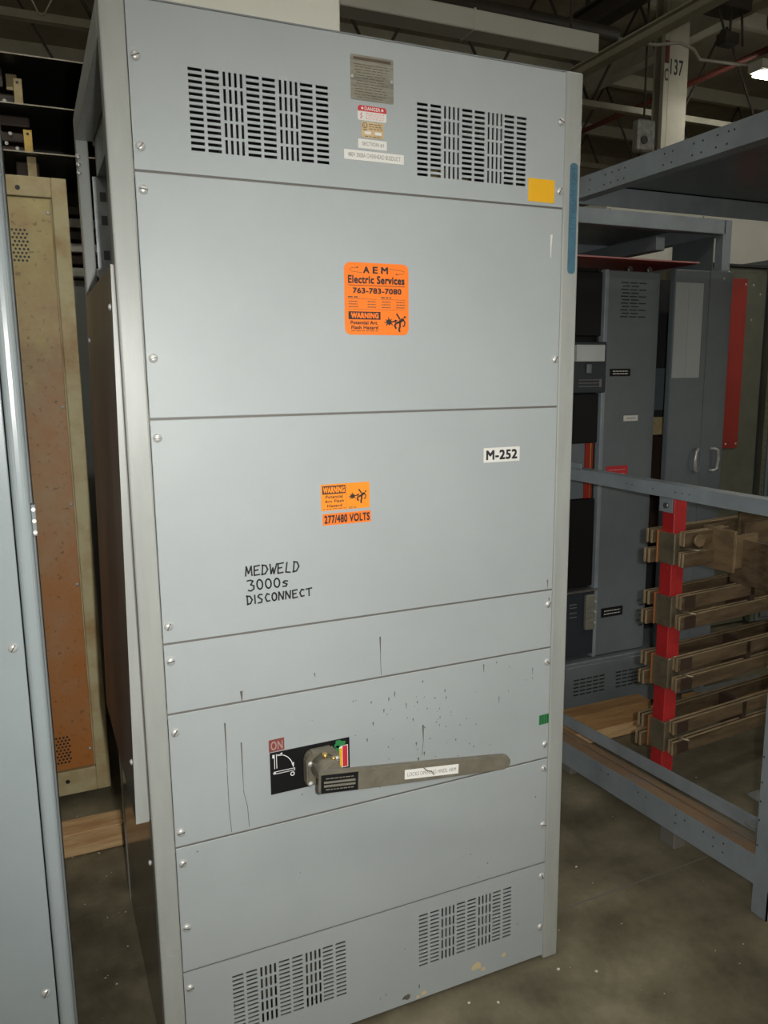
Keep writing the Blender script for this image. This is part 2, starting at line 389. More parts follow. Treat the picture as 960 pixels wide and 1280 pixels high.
def fixture(name, label, x0, x1, y, z, lit, **kw):
    t = thing(name, label, 'light fixture', ((x0 + x1) / 2, y, z), **kw)
    bm = NB(); prism(bm, [(y - .10, z + .12), (y - .10, z + .02), (y - .075, z), (y + .075, z), (y + .10, z + .02), (y + .10, z + .12)], 'x', x0, x1); obj('housing', bm, 'white_enamel', t)
    for dy in (-.05, .05):
        bm = NB(); cyl(bm, (x0 + .04, y + dy, z - .02), (x1 - .04, y + dy, z - .02), .019, n=8); obj('tube', bm, 'lamp_glow' if lit else 'white_enamel', t)
    for x in (x0 + .3, x1 - .3):
        bm = NB(); cyl(bm, (x, y, z + .12), (x, y, 6.5), .008, n=6); obj('hanger', bm, 'dark_steel', t)
    return t
# the unlit fixture above the cabinet is a deep white trough hung from the conduit
t = thing('light_fixture', 'long unlit white light fixture under a dark conduit above the cabinet', 'light fixture', (3.5, 4.7, 4.4))
bm = NB(); box(bm, 2.26, 4.72, 4.58, 4.80, 4.40, 4.56, 0, .008); obj('housing', bm, 'white_enamel', t)
bm = NB(); box(bm, 3.44, 3.455, 4.574, 4.81, 4.395, 4.565); obj('joint_strip', bm, 'white_enamel', t)
for x in (2.5, 4.5):
    bm = NB(); cyl(bm, (x, 4.7, 4.56), (x, 4.7, 6.5), .01, n=6); obj('hanger', bm, 'dark_steel', t)
fixture('strip_light', 'lit strip light glowing at the right edge above the open frame', 7.85, 10.3, 5.7, 5.02, True)
for k, (x0, y) in enumerate(((-2.2, -2.6), (1.6, -2.6), (5.2, -1.6), (-4.2, 1.6))):  # unseen strip lights added overhead to fill the hall with ambient light
    fixture('strip_light', ('added fill strip light, unseen behind the camera, farthest left', 'added fill strip light, unseen overhead, facing the main cabinet', 'added fill strip light, unseen overhead in front of the open frame', 'added fill strip light, unseen over the left foreground cabinet')[k], x0, x0 + 2.4, y, 5.02, True, group='added fill lights over the aisle')
t = thing('hoist_bracket', 'dark boxed bracket with struts hanging below the roof', 'bracket', (7.2, 5.5, 5.15))
bm = NB(); box(bm, 7.0, 7.43, 5.4, 5.7, 5.49, 5.85, 0, .01); obj('upper_box', bm, 'dark_steel', t)
bm = NB(); box(bm, 7.12, 7.32, 5.45, 5.6, 5.15, 5.27, 0, .008); obj('lower_box', bm, 'dark_steel', t)
for a, b in (((7.03, 5.5, 5.5), (7.15, 5.5, 5.25)), ((7.38, 5.5, 5.5), (7.42, 5.5, 5.16)), ((7.22, 5.5, 5.5), (7.22, 5.5, 5.26))):
    bm = NB(); cyl(bm, a, b, .014, n=6); obj('strut', bm, 'dark_steel', t)
bm = NB(); box(bm, 7.2, 7.24, 5.5, 5.54, 5.85, 6.5); obj('hanger', bm, 'dark_steel', t)
bm = NB(); cyl(bm, (7.55, 5.2, 5.38), (11.5, 4.0, 5.5), .16, n=16)
obj('exhaust_duct', bm, 'dark_steel', label='dark round duct above the lit strip light', category='duct')
t = thing('unit_heater', 'small shiny metal ventilation unit beside the numbered column', 'heater', (6.54, 6.1, 4.12))
bm = NB(); box(bm, 6.44, 6.69, 6.0, 6.12, 4.10, 4.45, 0, .02); obj('casing', bm, 'foil', t)
bm = NB(); cyl(bm, (6.52, 5.985, 4.22), (6.52, 6.0, 4.22), .045, n=16); obj('fan_hub', bm, 'dark_steel', t)
bm = NB(); cyl(bm, (6.56, 6.06, 4.45), (6.56, 6.06, 6.5), .012, n=6); obj('hanger', bm, 'dark_steel', t)

# ================================================================ main switchgear cabinet
W = 1.0622; H = 2.286; XL = 0.0455; XR = 1.0157; D = 0.79
cab = thing('switchgear_cabinet', 'tall grey switchgear cabinet with vents, orange warning stickers and a long operating handle', 'electrical cabinet', (W / 2, D / 2, 0))
# screw mesh: domed head with a slot
def screw_mesh(name, r, h):
    bm = NB(); n = 14; prof = [(r, 0), (r * .97, h * .35), (r * .72, h * .78), (r * .35, h * .97)]
    rings = [[bm.verts.new((pr * math.cos(2 * math.pi * k / n), -ph, pr * math.sin(2 * math.pi * k / n))) for k in range(n)] for pr, ph in prof]
    for a, b in zip(rings, rings[1:]):
        for k in range(n): bm.faces.new((a[k], a[(k + 1) % n], b[(k + 1) % n], b[k])).smooth = True
    bm.faces.new(rings[-1]).smooth = True
    box(bm, -r * .8, r * .8, -h * 1.02, -h * .75, -r * .11, r * .11, 1)
    bmesh.ops.recalc_face_normals(bm, faces=bm.faces)
    me = bpy.data.meshes.new(name); bm.to_mesh(me); bm.free(); me.materials.append(MATS['chrome']); me.materials.append(MATS['slot_dark'])
    return me
SCREW = screw_mesh('screw', .0092, .006)
SCREW_S = screw_mesh('screw_small', .0065, .005)
def bolt_at(par, x, y, z, rot=None, me=None):
    return inst('screw', me or SCREW, par, (x, y, z), rot or (0, random.uniform(-1.2, 1.2), 0))

def vent_holes(x0, z0, x1, z1):
    """6 columns of 14 level slots, with two blocks of 4 x 5 upright slots between them"""
    s = (x1 - x0) / .280; hz = []
    for a in (0, .0325, .1110, .1430, .2205, .2535):
        for k in range(14):
            p = (z1 - z0) / 14; zc = z0 + p * (k + .5)
            hz.append((x0 + a * s, x0 + (a + .0262) * s, zc - .0029, zc + .0029))
    for a in (.0645, .1755):
        for c in range(4):
            xc = x0 + (a + .004 + c * .0110) * s
            for k in range(5):
                p = (z1 - z0) / 5; zc = z0 + p * (k + .5)
                hz.append((xc - .0026 * s, xc + .0026 * s, zc - .0128, zc + .0128))
    return hz
def panel_mesh(x0, x1, z0, z1, y, th, holes):
    bm = NB()
    if not holes:
        box(bm, x0, x1, y, y + th, z0, z1, 0, .0012); return bm
    vents = {}
    xs = sorted({round(v, 5) for h in holes for v in h[:2]} | {x0, x1}); zs = sorted({round(v, 5) for h in holes for v in h[2:]} | {z0, z1})
    hs = [tuple(round(v, 5) for v in h) for h in holes]
    V = {}
    def vt(i, j):
        if (i, j) not in V: V[i, j] = bm.verts.new((xs[i], y, zs[j]))
        return V[i, j]
    for i in range(len(xs) - 1):
        cx = (xs[i] + xs[i + 1]) / 2; hc = [h for h in hs if h[0] < cx < h[1]]
        for j in range(len(zs) - 1):
            cz = (zs[j] + zs[j + 1]) / 2
            if any(h[2] < cz < h[3] for h in hc): continue
            bm.faces.new((vt(i, j), vt(i + 1, j), vt(i + 1, j + 1), vt(i, j + 1)))
    r = bmesh.ops.extrude_face_region(bm, geom=list(bm.faces))
    bmesh.ops.translate(bm, verts=[v for v in r['geom'] if isinstance(v, bmesh.types.BMVert)], vec=(0, th, 0))
    bmesh.ops.recalc_face_normals(bm, faces=bm.faces)
    return bm
ZS = [2.283, 1.9853, 1.5231, 1.0603, .9062, .6001, .2950, .012]
GAP = .0021
scr = {0: [(.0535, 2.184), (.0535, 2.028), (1.009, 2.175), (1.010, 2.023)], 1: [(.054, 1.952), (.054, 1.641), (1.010, 1.637)],
       2: [(.053, 1.486), (.053, 1.098)], 3: [(.053, 1.023), (1.009, 1.023)], 4: [(.0535, .865), (.0535, .635), (1.010, .869), (1.009, .641)],
       5: [(.0535, .561), (.0535, .405), (1.009, .573), (1.010, .410)], 6: [(.0535, .254), (1.010, .258), (1.010, .103)]}
plabels = ['top cover panel with two slotted vents', 'plain upper cover panel', 'middle cover panel', 'narrow cover panel', 'cover panel behind the handle', 'plain lower cover panel', 'bottom cover panel with two slotted vents']
for i in range(7):
    holes = []
    if i == 0: holes = vent_holes(.1535, 2.0275, .4335, 2.1805) + vent_holes(.6335, 2.0235, .9100, 2.1755)
    if i == 6: holes = vent_holes(.1545, .0990, .4335, .2515) + vent_holes(.6325, .1040, .9090, .2560)
    pn = obj('front_panel', panel_mesh(XL + .001, XR - .001, ZS[i + 1] + GAP, ZS[i] - GAP, YF, .003, holes), 'panel_paint', cab, label=plabels[i])
    for (x, z) in scr[i]: bolt_at(pn, x + (.006 if x < .5 else -.006), YF, z)
# frame behind the seams
bm = NB()
for z in ZS[1:-1]: box(bm, XL, XR, YF + .0035, YF + .02, z - .012, z + .012)
obj('seam_backing', bm, 'seam', cab)
# front corner posts (channel: face + returns)
def post(x0, x1, y0, y1, z0, z1, mname):
    bm = NB(); box(bm, x0, x1, y0, y1, z0, z1, 0, .0045, seg=3); return obj('corner_post', bm, mname, cab)
post(0, XL, 0, .045, 0, H, 'post_paint'); post(XR, W, 0, .045, 0, H, 'post_paint')
post(0, .030, D - .045, D, 0, H, 'post_paint'); post(XR, W, D - .045, D, 0, H, 'post_paint')
obj('top_front_rail', B1(XL, XR, .006, .045, H - .045, H - .006, .002), 'inner_paint', cab)
obj('top_side_rail', B1(0, .045, .045, D - .045, H - .065, H, .002), 'post_paint', cab)
obj('top_side_rail', B1(XR, W, .045, D - .045, H - .065, H, .002), 'post_paint', cab)
obj('top_rear_rail', B1(XL, XR, D - .045, D, H - .065, H, .002), 'post_paint', cab)
obj('roof_sheet', B1(.05, W - .004, .012, D - .004, H, H + .003), 'inner_paint', cab)
obj('back_sheet', B1(.17, W - .004, D - .004, D, .02, H - .065), 'inner_paint', cab)
obj('side_sheet', B1(W - .005, W - .002, .045, D - .045, .02, H - .065), 'inner_paint', cab, label='right side sheet')
# left side: projecting glossy tray cover above, flush sheet below, open at the top
def lean(bm_):
    # the loose cover stands off further towards its foot
    for v in bm_.verts:
        if v.co.x < -.006: v.co.x += (v.co.z - .68) * .0205
    return bm_
tray = NB(); box(tray, -.030, -.0005, .012, .69, .675, 1.815, 0, .0006)
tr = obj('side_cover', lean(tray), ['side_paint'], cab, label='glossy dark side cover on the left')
obj('cover_edge', lean(B1(-.0305, -.0035, .009, .0125, .673, 1.815)), 'post_paint', tr)
for y, z in ((.05, 1.74), (.62, 1.70), (.04, .80)):
    bolt_at(tr, -.030 + (z - .68) * .0205, y, z, (0, 0, -math.pi / 2), SCREW_S)
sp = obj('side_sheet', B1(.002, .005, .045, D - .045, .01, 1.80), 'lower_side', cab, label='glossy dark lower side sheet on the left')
bolt_at(sp, .002, .10, .52, (0, 0, -math.pi / 2), SCREW_S)
# galvanised channel and brackets seen through the open top of the side
ch = NB(); box(ch, .034, .085, D - .06, D - .05, 1.70, 2.13); box(ch, .082, .086, D - .10, D - .06, 1.70, 2.13)
gc = obj('strut_channel', ch, 'galvanized', cab, label='galvanised strut channel inside the open side')
for z in (1.84, 1.93, 2.02, 2.08):
    obj('channel_slot', B1(.050, .066, D - .0615, D - .0599, z - .012, z + .012), 'slot_dark', gc)
obj('strut_channel', B1(.046, .060, .36, .40, 1.95, 2.215, .001), 'galvanized', cab)
br = NB(); box(br, .046, .050, .45, .74, 2.13, 2.222); box(br, .050, .10, .45, .74, 2.13, 2.134)
gb = obj('side_bracket', br, 'galvanized', cab, label='galvanised bracket under the top side rail')
for z in (2.17, 2.19, 2.21): bolt_at(gb, .003, D - .047, z - .03, None, SCREW_S)
obj('inner_rail', B1(.07, .11, .045, D - .06, 2.17, 2.215, .002), 'galvanized', cab)
# interior plates
obj('inner_barrier', B1(.175, XR - .01, .30, .304, .06, 2.20), 'dark_inside', cab)
for k, x in enumerate((.66, .74, .80)):
    obj('inner_bus_bar', B1(x, x + .05, .16, .17, 2.02, 2.11 - .02 * k), 'bus_dull', cab)
# overhead bus duct flange and box on the roof
bd = NB(); box(bd, .10, .548, .22, .60, H + .055, H + .42, 0, .003)
bo = obj('bus_duct_box', bd, 'white_enamel', cab, label='pale bus duct box on the roof')
obj('flange', B1(.08, .562, .20, .62, H + .003, H + .055, .002), 'white_enamel', bo)

# ---- stickers
def sticker(name, x0, x1, z0, z1, mname, r=0.0, label=None, items=None, mats=None, y=None, Mx=None, th=None):
    bm = NB()
    pts = rrect(x0, x1, z0, z1, r) if r else [(x0, z0), (x1, z0), (x1, z1), (x0, z1)]
    prism(bm, pts, 'y', YS if y is None else y, YF + .0002 if y is None else y + .0008, 0)
    if Mx is not None: bmesh.ops.transform(bm, matrix=Mx, verts=bm.verts)
    s = obj(name, bm, mname, cab)
    if label: s['label'] = label
    if items:
        bm = NB()
        items(bm, (YP if y is None else y - .0005))
        if Mx is not None: bmesh.ops.transform(bm, matrix=Mx, verts=bm.verts)
        obj('lettering', bm, mats, s)
    return s
def figure(bm, u, y, mi, M=None):
    """arc-flash pictogram inside u(px,pz)->(x,z), unit square"""
    pts = []
    for k in range(16):
        a = 2 * math.pi * k / 16 + .1; r = (.25, .105)[k % 2]
        if k % 2 == 0: r *= (1.0, .8, 1.1, .85, 1.0)[k // 2 % 5]
        pts.append(u(.24 + r * math.cos(a), .52 + 1.15 * r * math.sin(a)))
    poly(bm, pts, y, mi)
    S = abs(u(1, 0)[0] - u(0, 0)[0])
    line(bm, [u(.36, .52), u(.58, .60)], .05 * S, y, mi); poly(bm, [u(.50, .66), u(.50, .49), u(.64, .62)], y, mi)
    poly(bm, [u(.96 + .055 * math.cos(k * .7), .80 + .06 * math.sin(k * .7)) for k in range(9)], y, mi)
    poly(bm, [u(.66, .52), u(.74, .44), u(.90, .60), u(.94, .72), u(.82, .74), u(.72, .64)], y, mi)
    line(bm, [u(.74, .68), u(.66, .84), u(.58, .98)], .07 * S, y, mi)
    line(bm, [u(.88, .66), u(.97, .52), u(.95, .34), u(.86, .28)], .06 * S, y, mi)
    line(bm, [u(.70, .52), u(.56, .46), u(.50, .34), u(.56, .16)], .085 * S, y, mi)
    line(bm, [u(.74, .48), u(.74, .28), u(.70, .14), u(.72, -.02)], .085 * S, y, mi)

# engraved data plate
def it(bm, y):
    rect(bm, .489, .572, 2.237, 2.2425, y, 0)
    for k in range(13): dashes(bm, .488 + random.uniform(0, .008), .570 - random.uniform(0, .02), 2.229 - k * .0052, .0012, y, 0, .006, .02)
s = sticker('data_plate', .4825, .5785, 2.161, 2.247, 'name_plate', .003, 'worn metal data plate', it, ['ink_soft'])
for x, z in ((.4865, 2.205), (.5745, 2.204)): inst('rivet', SCREW_S, s, (x, YS, z)).scale = (.55, .55, .55)
def it(bm, y):
    poly(bm, [(.497, 2.1405), (.5615, 2.1405)] + [(p[0], p[1]) for p in arc(.5565, 2.1465, .005, 0, 90, 4)] + [(p[0], p[1]) for p in arc(.502, 2.1465, .005, 90, 180, 4)], y, 0)
    text_into(bm, 'DANGER', .512, .547, 2.1425, 2.1495, y - .0004, 1, .01)
    for cx in (.507, .552): poly(bm, [(p[0], p[1]) for p in arc(cx, 2.146, .0028, 0, 360, 8)[:-1]], y - .0004, 1)
    line(bm, [(.506, 2.1375), (.503, 2.132), (.507, 2.132), (.503, 2.126)], .0018, y, 0)
    for k in range(4): dashes(bm, .515, .556, 2.137 - k * .0034, .0013, y, 2, .003, .008)
sticker('danger_sticker', .497, .5615, 2.123, 2.1515, 'white_label', .004, 'white and red DANGER sticker', it, ['red_print', 'white_label', 'pink_print'])
def it(bm, y):
    line(bm, arc(.5125, 2.1135, .0052, 0, 360, 14), .0012, y, 0)
    line(bm, [(.5105, 2.1165), (.5105, 2.112), (.5135, 2.111)], .001, y, 0)
    dashes(bm, .5085, .517, 2.105, .0015, y, 0)
    for k in range(3): dashes(bm, .522, .551, 2.1165 - k * .0045, .0014, y, 0, .004, .009)
    rect(bm, .512, .526, 2.0965, 2.1025, y, 1); rect(bm, .535, .550, 2.0965, 2.1025, y, 1)
    dashes(bm, .512, .548, 2.0925, .0013, y, 0)
sticker('listing_label', .505, .555, 2.090, 2.121, 'tan_label', 0, 'small tan listing label', it, ['ink_soft', 'white_label'])
def it(bm, y):
    text_into(bm, 'SECTION #1', .506, .555, 2.0735, 2.0815, y, 0)
sticker('label_strip', .497, .562, 2.0685, 2.0865, 'white_label', 0, 'white SECTION label strip', it, ['ink_grey'])
def it(bm, y):
    text_into(bm, '480V 3000A OVERHEAD BUSDUCT', .4735, .5935, 2.0500, 2.0585, y, 0)
sticker('label_strip', .4655, .6015, 2.0445, 2.0635, 'white_label', 0, 'wide white label strip for the overhead bus duct', it, ['ink_grey'])
sticker('sticky_note', .9175, .990, 1.995, 2.0455, 'yellow_note', 0, 'blank yellow note')
# orange service sticker
X0, X1, Z0, Z1 = .4605, .611, 1.690, 1.840
def it(bm, y):
    u = lambda a, b: (X0 + a * (X1 - X0), Z1 - b * (Z1 - Z0))
    def T(s, a0, a1, b0, b1, mi=0, bold=.02, dy=0): text_into(bm, s, u(a0, 0)[0], u(a1, 0)[0], u(0, b1)[1], u(0, b0)[1], y - dy, mi, bold)
    T('A', .29, .385, .05, .145); T('E', .435, .515, .05, .145); T('M', .565, .675, .05, .145)
    line(bm, [u(.20, .07), u(.12, .075), u(.075, .10), u(.11, .125), u(.28, .14)], .0009, y, 1)
    line(bm, [u(.69, .075), u(.85, .085), u(.94, .105), u(.91, .135), u(.81, .145)], .0009, y, 1)
    for a, b in ((.20, .068), (.81, .145)): poly(bm, [u(a + .014 * math.cos(k), b + .012 * math.sin(k)) for k in range(6)], y, 1)
    T('Electric Services', .055, .935, .175, .288); rect(bm, u(.055, 0)[0], u(.94, 0)[0], u(0, .317)[1], u(0, .309)[1], y, 0)
    T('763-783-7080', .125, .885, .345, .425)
    dashes(bm, u(.05, 0)[0], u(.20, 0)[0], u(0, .475)[1], .0028, y, 2); dashes(bm, u(.56, 0)[0], u(.72, 0)[0], u(0, .475)[1], .0028, y, 2)
    for a, b in ((.05, .49), (.55, .95)): rect(bm, u(a, 0)[0], u(b, 0)[0], u(0, .503)[1], u(0, .498)[1], y, 2)
    for a, b in ((.06, .20), (.35, .48), (.57, .71), (.80, .94)):
        for k in range(3): dashes(bm, u(a, 0)[0], u(b, 0)[0], u(0, .535 + k * .038)[1], .0018, y, 2, .003, .008, .001)
    rect(bm, u(.05, 0)[0], u(.95, 0)[0], u(0, .645)[1], u(0, .641)[1], y, 2)
    rect(bm, u(.055, 0)[0], u(.55, 0)[0], u(0, .785)[1], u(0, .675)[1], y, 0)
    T('WARNING', .09, .52, .690, .770, 3, .03, .0004)
    T('Potential Arc', .085, .50, .803, .855); T('Flash Hazard', .095, .51, .872, .922)
    dashes(bm, u(.09, 0)[0], u(.51, 0)[0], u(0, .945)[1], .0016, y, 2)
    figure(bm, lambda a, b: u(.60 + a * .35, .95 - b * .26), y, 0)
sticker('service_sticker', X0, X1, Z0, Z1, 'orange', .014, 'rounded orange service company sticker', it, ['ink', 'ink_soft', 'ink_soft', 'orange'])
# arc-flash warning sticker
def it(bm, y):
    x0, x1, z0, z1 = .3975, .512, 1.3125, 1.3705
    u = lambda a, b: (x0 + a * (x1 - x0), z1 - b * (z1 - z0))
    def T(s, a0, a1, b0, b1, mi=0, bold=.02, dy=0): text_into(bm, s, u(a0, 0)[0], u(a1, 0)[0], u(0, b1)[1], u(0, b0)[1], y - dy, mi, bold)
    rect(bm, u(.025, 0)[0], u(.495, 0)[0], u(0, .375)[1], u(0, .06)[1], y, 0); T('WARNING', .04, .48, .10, .335, 1, .03, .0004)
    T('Potential', .09, .44, .42, .54, 0, .012); T('Arc Flash', .07, .46, .595, .705, 0, .012); T('Hazard', .12, .42, .765, .875, 0, .012)
    dashes(bm, u(.03, 0)[0], u(.49, 0)[0], u(0, .94)[1], .0012, y, 3); rect(bm, u(.508, 0)[0], u(.513, 0)[0], u(0, 1)[1], u(0, 0)[1], y, 3)
    figure(bm, lambda a, b: u(.55 + a * .38, .80 - b * .55), y, 0)
    for k in range(2): dashes(bm, u(.56, 0)[0], u(.72, 0)[0], u(0, .93 + .04 * k)[1], .001, y, 3)
sticker('warning_sticker', .3975, .512, 1.3125, 1.3705, 'orange_yellow', .001, 'orange arc flash WARNING sticker', it, ['ink', 'orange_yellow', 'ink_soft', 'ink_soft'])
def it(bm, y):
    text_into(bm, '277/480 VOLTS', .4035, .5115, 1.2835, 1.3020, y, 0, .02)
sticker('voltage_sticker', .400, .5145, 1.280, 1.3055, 'orange', 0, 'narrow orange voltage sticker', it, ['ink'])
def it(bm, y):
    text_into(bm, 'M-252', .8135, .9005, 1.4020, 1.4255, y, 0, .02)
sticker('number_sticker', .807, .9075, 1.3965, 1.431, 'white_label', 0, 'white M-252 number sticker', it, ['ink'])
bmt = NB(); prism(bmt, [(.984, .698), (1.0145, .699), (1.0145, .7255), (.984, .7245)], 'y', YS, YF, 0)
g = obj('green_tape', bmt, 'green_print', cab)
bm = NB()
for k in range(4): rect(bm, .988 + k * .007, .990 + k * .007, .7, .724, YP, 0)
obj('crease', bm, 'ink', g)
# blue strip on the right post
bm = NB(); prism(bm, rrect(1.0315, 1.0535, 1.838, 2.088, .009), 'y', -.0006, .001, 0)
bt = obj('blue_tape_strip', bm, 'blue_tape', cab, label='blue tape strip with faint writing on the right post')
bm = NB()
random.seed(3); z = 2.075
while z > 1.93:
    line(bm, [(1.037 + random.uniform(-.002, .002), z), (1.043, z + random.uniform(-.004, .004)), (1.049, z + random.uniform(-.003, .003))], .0014, -.0011, 0)
    if random.random() < .5: line(bm, [(1.040, z), (1.041, z - .006), (1.046, z - .007)], .0013, -.0011, 0)
    z -= random.choice((.006, .008, .013))
obj('lettering', bm, 'blue_ink', bt)

# hand-lettered marker text -------------------------------------------------
GL = {'M': [[(0, 0), (.08, 1), (.45, .25), (.85, 1), (1, 0)]], 'E': [[(.9, 1), (.05, .95), (.1, 0), (.95, .05)], [(.08, .5), (.7, .55)]],
      'D': [[(.1, 1), (.1, 0)], [(0, 1), (.6, .92), (.95, .5), (.6, .08), (.0, .0)]], 'W': [[(0, 1), (.25, 0), (.5, .6), (.72, 0), (1.1, 1)]],
      'L': [[(.2, 1), (.12, .05), (.85, .0)]], '3': [[(0, .95), (.5, 1), (.85, .9), (.45, .55), (.9, .4), (.85, .1), (.4, -.08), (0, 0)]],
      '0': [arc(.5, .5, .42, 80, 450, 12, .5)], 's': [[(.85, .6), (.4, .65), (.15, .48), (.75, .25), (.6, .02), (.1, .02)]],
      'I': [[(.5, 1), (.5, 0)]], 'S': [[(.9, .95), (.4, 1), (.1, .75), (.8, .35), (.7, .05), (.05, .0)]],
      'C': [[(.9, .85), (.5, .98), (.12, .55), (.4, .06), (.95, .1)]], 'O': [arc(.5, .5, .42, 100, 460, 12, .48)],
      'N': [[(0, 0), (.1, 1), (.8, .02), (.95, 1)]], 'T': [[(0, .92), (1.1, 1)], [(.55, .95), (.6, 0)]]}
def handwrite(bm, s, tl, bl, tr, brr, gap=.28, wd=.0034):
    n = len(s); ws = [(.35 if c == 'I' else 1.0) for c in s]; tot = sum(ws) + gap * (n - 1); x = 0
    for c, cw in zip(s, ws):
        for st in GL[c]:
            pts = []
            for a, b in st:
                u = (x + a * cw) / tot
                top = (tl[0] + (tr[0] - tl[0]) * u, tl[1] + (tr[1] - tl[1]) * u); bot = (bl[0] + (brr[0] - bl[0]) * u, bl[1] + (brr[1] - bl[1]) * u)
                pts.append((bot[0] + (top[0] - bot[0]) * b, bot[1] + (top[1] - bot[1]) * b))
            for p0, p1 in zip(pts, pts[1:]):
                d_ = (Vector(p1) - Vector(p0)).normalized() * wd * .3
                line(bm, [tuple(Vector(p0) - d_), tuple(Vector(p1) + d_)], wd, YF - .0006, 0)
        x += cw + gap
bm = NB()
handwrite(bm, 'MEDWELD', (.2250, 1.2065), (.2240, 1.1865), (.3445, 1.2065), (.3420, 1.1835))
handwrite(bm, '3000s', (.2265, 1.1765), (.2285, 1.1545), (.3185, 1.1725), (.3180, 1.1535))
handwrite(bm, 'DISCONNECT', (.2240, 1.1425), (.2250, 1.1235), (.3695, 1.1430), (.3690, 1.1260))
obj('marker_writing', bm, 'ink', cab, label='black hand-lettered marker writing')
# drips, specks and chips
bm = NB(); random.seed(11)
YD = YF - .0004
for x, za, zb, ww in ((.204, .932, .909, .0065), (.165, .866, .76, .0036), (.199, .814, .70, .003), (.534, 1.006, .958, .004), (.645, .766, .720, .0045), (.814, .893, .872, .0035), (.999, 1.088, 1.066, .004), (1.005, 1.04, 1.03, .004), (.372, .945, .935, .003), (.57, .865, .85, .0025), (.60, .83, .815, .0025), (.86, .80, .78, .0025), (.96, .86, .84, .0025)):
    line(bm, [(x, za), (x + .0004, (za + zb) / 2), (x + .0008, zb)], ww, YD, 0, taper=True)
line(bm, [(.165, .76), (.166, .66), (.169, .607)], .0013, YD, 0); line(bm, [(.199, .70), (.207, .66), (.209, .61)], .0012, YD, 0)
line(bm, [(.534, .96), (.536, .912)], .0013, YD, 0); line(bm, [(.645, .72), (.642, .687)], .0013, YD, 0)
for k in range(110):
    x = min(.99, max(.40, random.gauss(.63, .13))); z = random.uniform(.63, .88)
    if k > 75: x = random.uniform(.07, 1.0); z = random.uniform(.03, .9)
    if any(abs(z - q) < .006 for q in ZS): continue
    r = random.uniform(.0008, .0024); h = r * random.choice((1, 1, 2, 5))
    if 0.25 < x < .46 and .66 < z < .81: continue
    poly(bm, [(x - r, z), (x, z - h), (x + r, z), (x + r * .3, z + r)], YD, 0)
obj('drip_marks', bm, 'drip', cab, kind='stuff')
bm = NB()
for x, z, s in ((.805, .050, .015), (.825, .036, .008), (.888, .056, .008), (.645, .028, .009), (.63, .022, .006)):
    poly(bm, [(x + s * random.uniform(.6, 1.3) * math.cos(a), z + s * random.uniform(.5, 1.1) * math.sin(a)) for a in [k * math.pi / 4 for k in range(8)]], YD, 0)
obj('paint_chips', bm, 'chip_paint', cab, kind='stuff')
bm = NB(); poly(bm, [(.598 + .012 * random.uniform(.6, 1.2) * math.cos(k * .6), .033 + .008 * random.uniform(.6, 1.2) * math.sin(k * .6)) for k in range(10)], YD, 0)
obj('scuff', bm, 'drip', cab)
bm = NB(); line(bm, [(.985, 1.925), (.984, 1.90), (.9845, 1.872)], .006, YD, 0, taper=True)
obj('scratch', bm, 'white_label', cab)

# ---- operating handle
bm = NB(); box(bm, .2615, .4525, YF - .002, YF, .6745, .7750, 0, .0006)
es = obj('handle_plate', bm, 'black_plate', cab, label='black plate behind the handle')
bm = NB(); y = YF - .0026
line(bm, [(.2715, .770), (.2715, .7355)], .0016, y, 0); line(bm, [(.2765, .7705), (.2765, .7360)], .0016, y, 0); rect(bm, .267, .271, .762, .770, y, 0)
line(bm, arc(.2765, .731, .0375, 88, 15, 10), .0018, y, 0); poly(bm, [(.311, .741), (.317, .7435), (.3155, .730)], y, 0); poly(bm, [(.277, .766), (.290, .7725), (.290, .7645)], y, 0)
line(bm, [(.2700, .7285), (.318, .7285)], .0015, y, 0); line(bm, [(.2700, .7235), (.318, .7235)], .0015, y, 0); line(bm, [(.318, .729), (.318, .723)], .0015, y, 0)
line(bm, arc(.3125, .7155, .0042, 0, 360, 12), .0022, y, 0); poly(bm, [(.271 + .0035 * math.cos(k), .7255 + .0035 * math.sin(k)) for k in range(6)], y, 0)
obj('diagram', bm, 'white_print', es); bm = NB()
rect(bm, .4195, .4335, .705, .752, y, 1); rect(bm, .4345, .4465, .705, .757, y, 2); rect(bm, .418, .448, .7035, .7585, y + .0002, 0)
poly(bm, [(.428 + .014 * (1 + .25 * math.sin(k * 2.1)) * math.cos(k * .55), .764 + .009 * (1 + .3 * math.cos(k * 1.7)) * math.sin(k * .55)) for k in range(11)], y - .0003, 3)
rect(bm, .418, .4265, .735, .760, y - .0003, 3)
obj('colour_tag', bm, ['white_print', 'yellow_print', 'red_print', 'green_print'], es)
bm = NB(); prism(bm, [(.2605, .7765), (.296, .7775), (.296, .806), (.2605, .805)], 'y', YS, YF, 0)
on = obj('position_tag', bm, 'red_faded', cab, label='faded red ON tag')
bm = NB(); text_into(bm, 'ON', .2645, .292, .7805, .8015, YP, 0, .01); obj('lettering', bm, 'faded_letters', on)
hub = NB(); prism(hub, [(.338, .690), (.418, .690), (.418, .752), (.405, .768), (.350, .768), (.338, .752)], 'y', YF - .032, YF - .002, 0)
bmesh.ops.bevel(hub, geom=list(hub.edges), offset=.004, segments=2, affect='EDGES')
hm = obj('handle_mount', hub, 'cast_handle', cab, label='cast mounting block of the handle')
for x, z in ((.346, .697), (.346, .745), (.410, .745), (.410, .697)): bolt_at(hm, x, YF - .032, z, None, SCREW_S)
bm = NB(); cyl(bm, (.376, YF - .03, .735), (.374, -.105, .748), .030, n=24, r2=.024)
obj('hub', bm, 'cast_handle', hm)
bm = NB(); cyl(bm, (.372, -.055, .765), (.372, -.055, .777), .006, n=10); cyl(bm, (.387, -.07, .765), (.387, -.07, .772), .0045, n=10); obj('grease_nipple', bm, 'brass', hm)
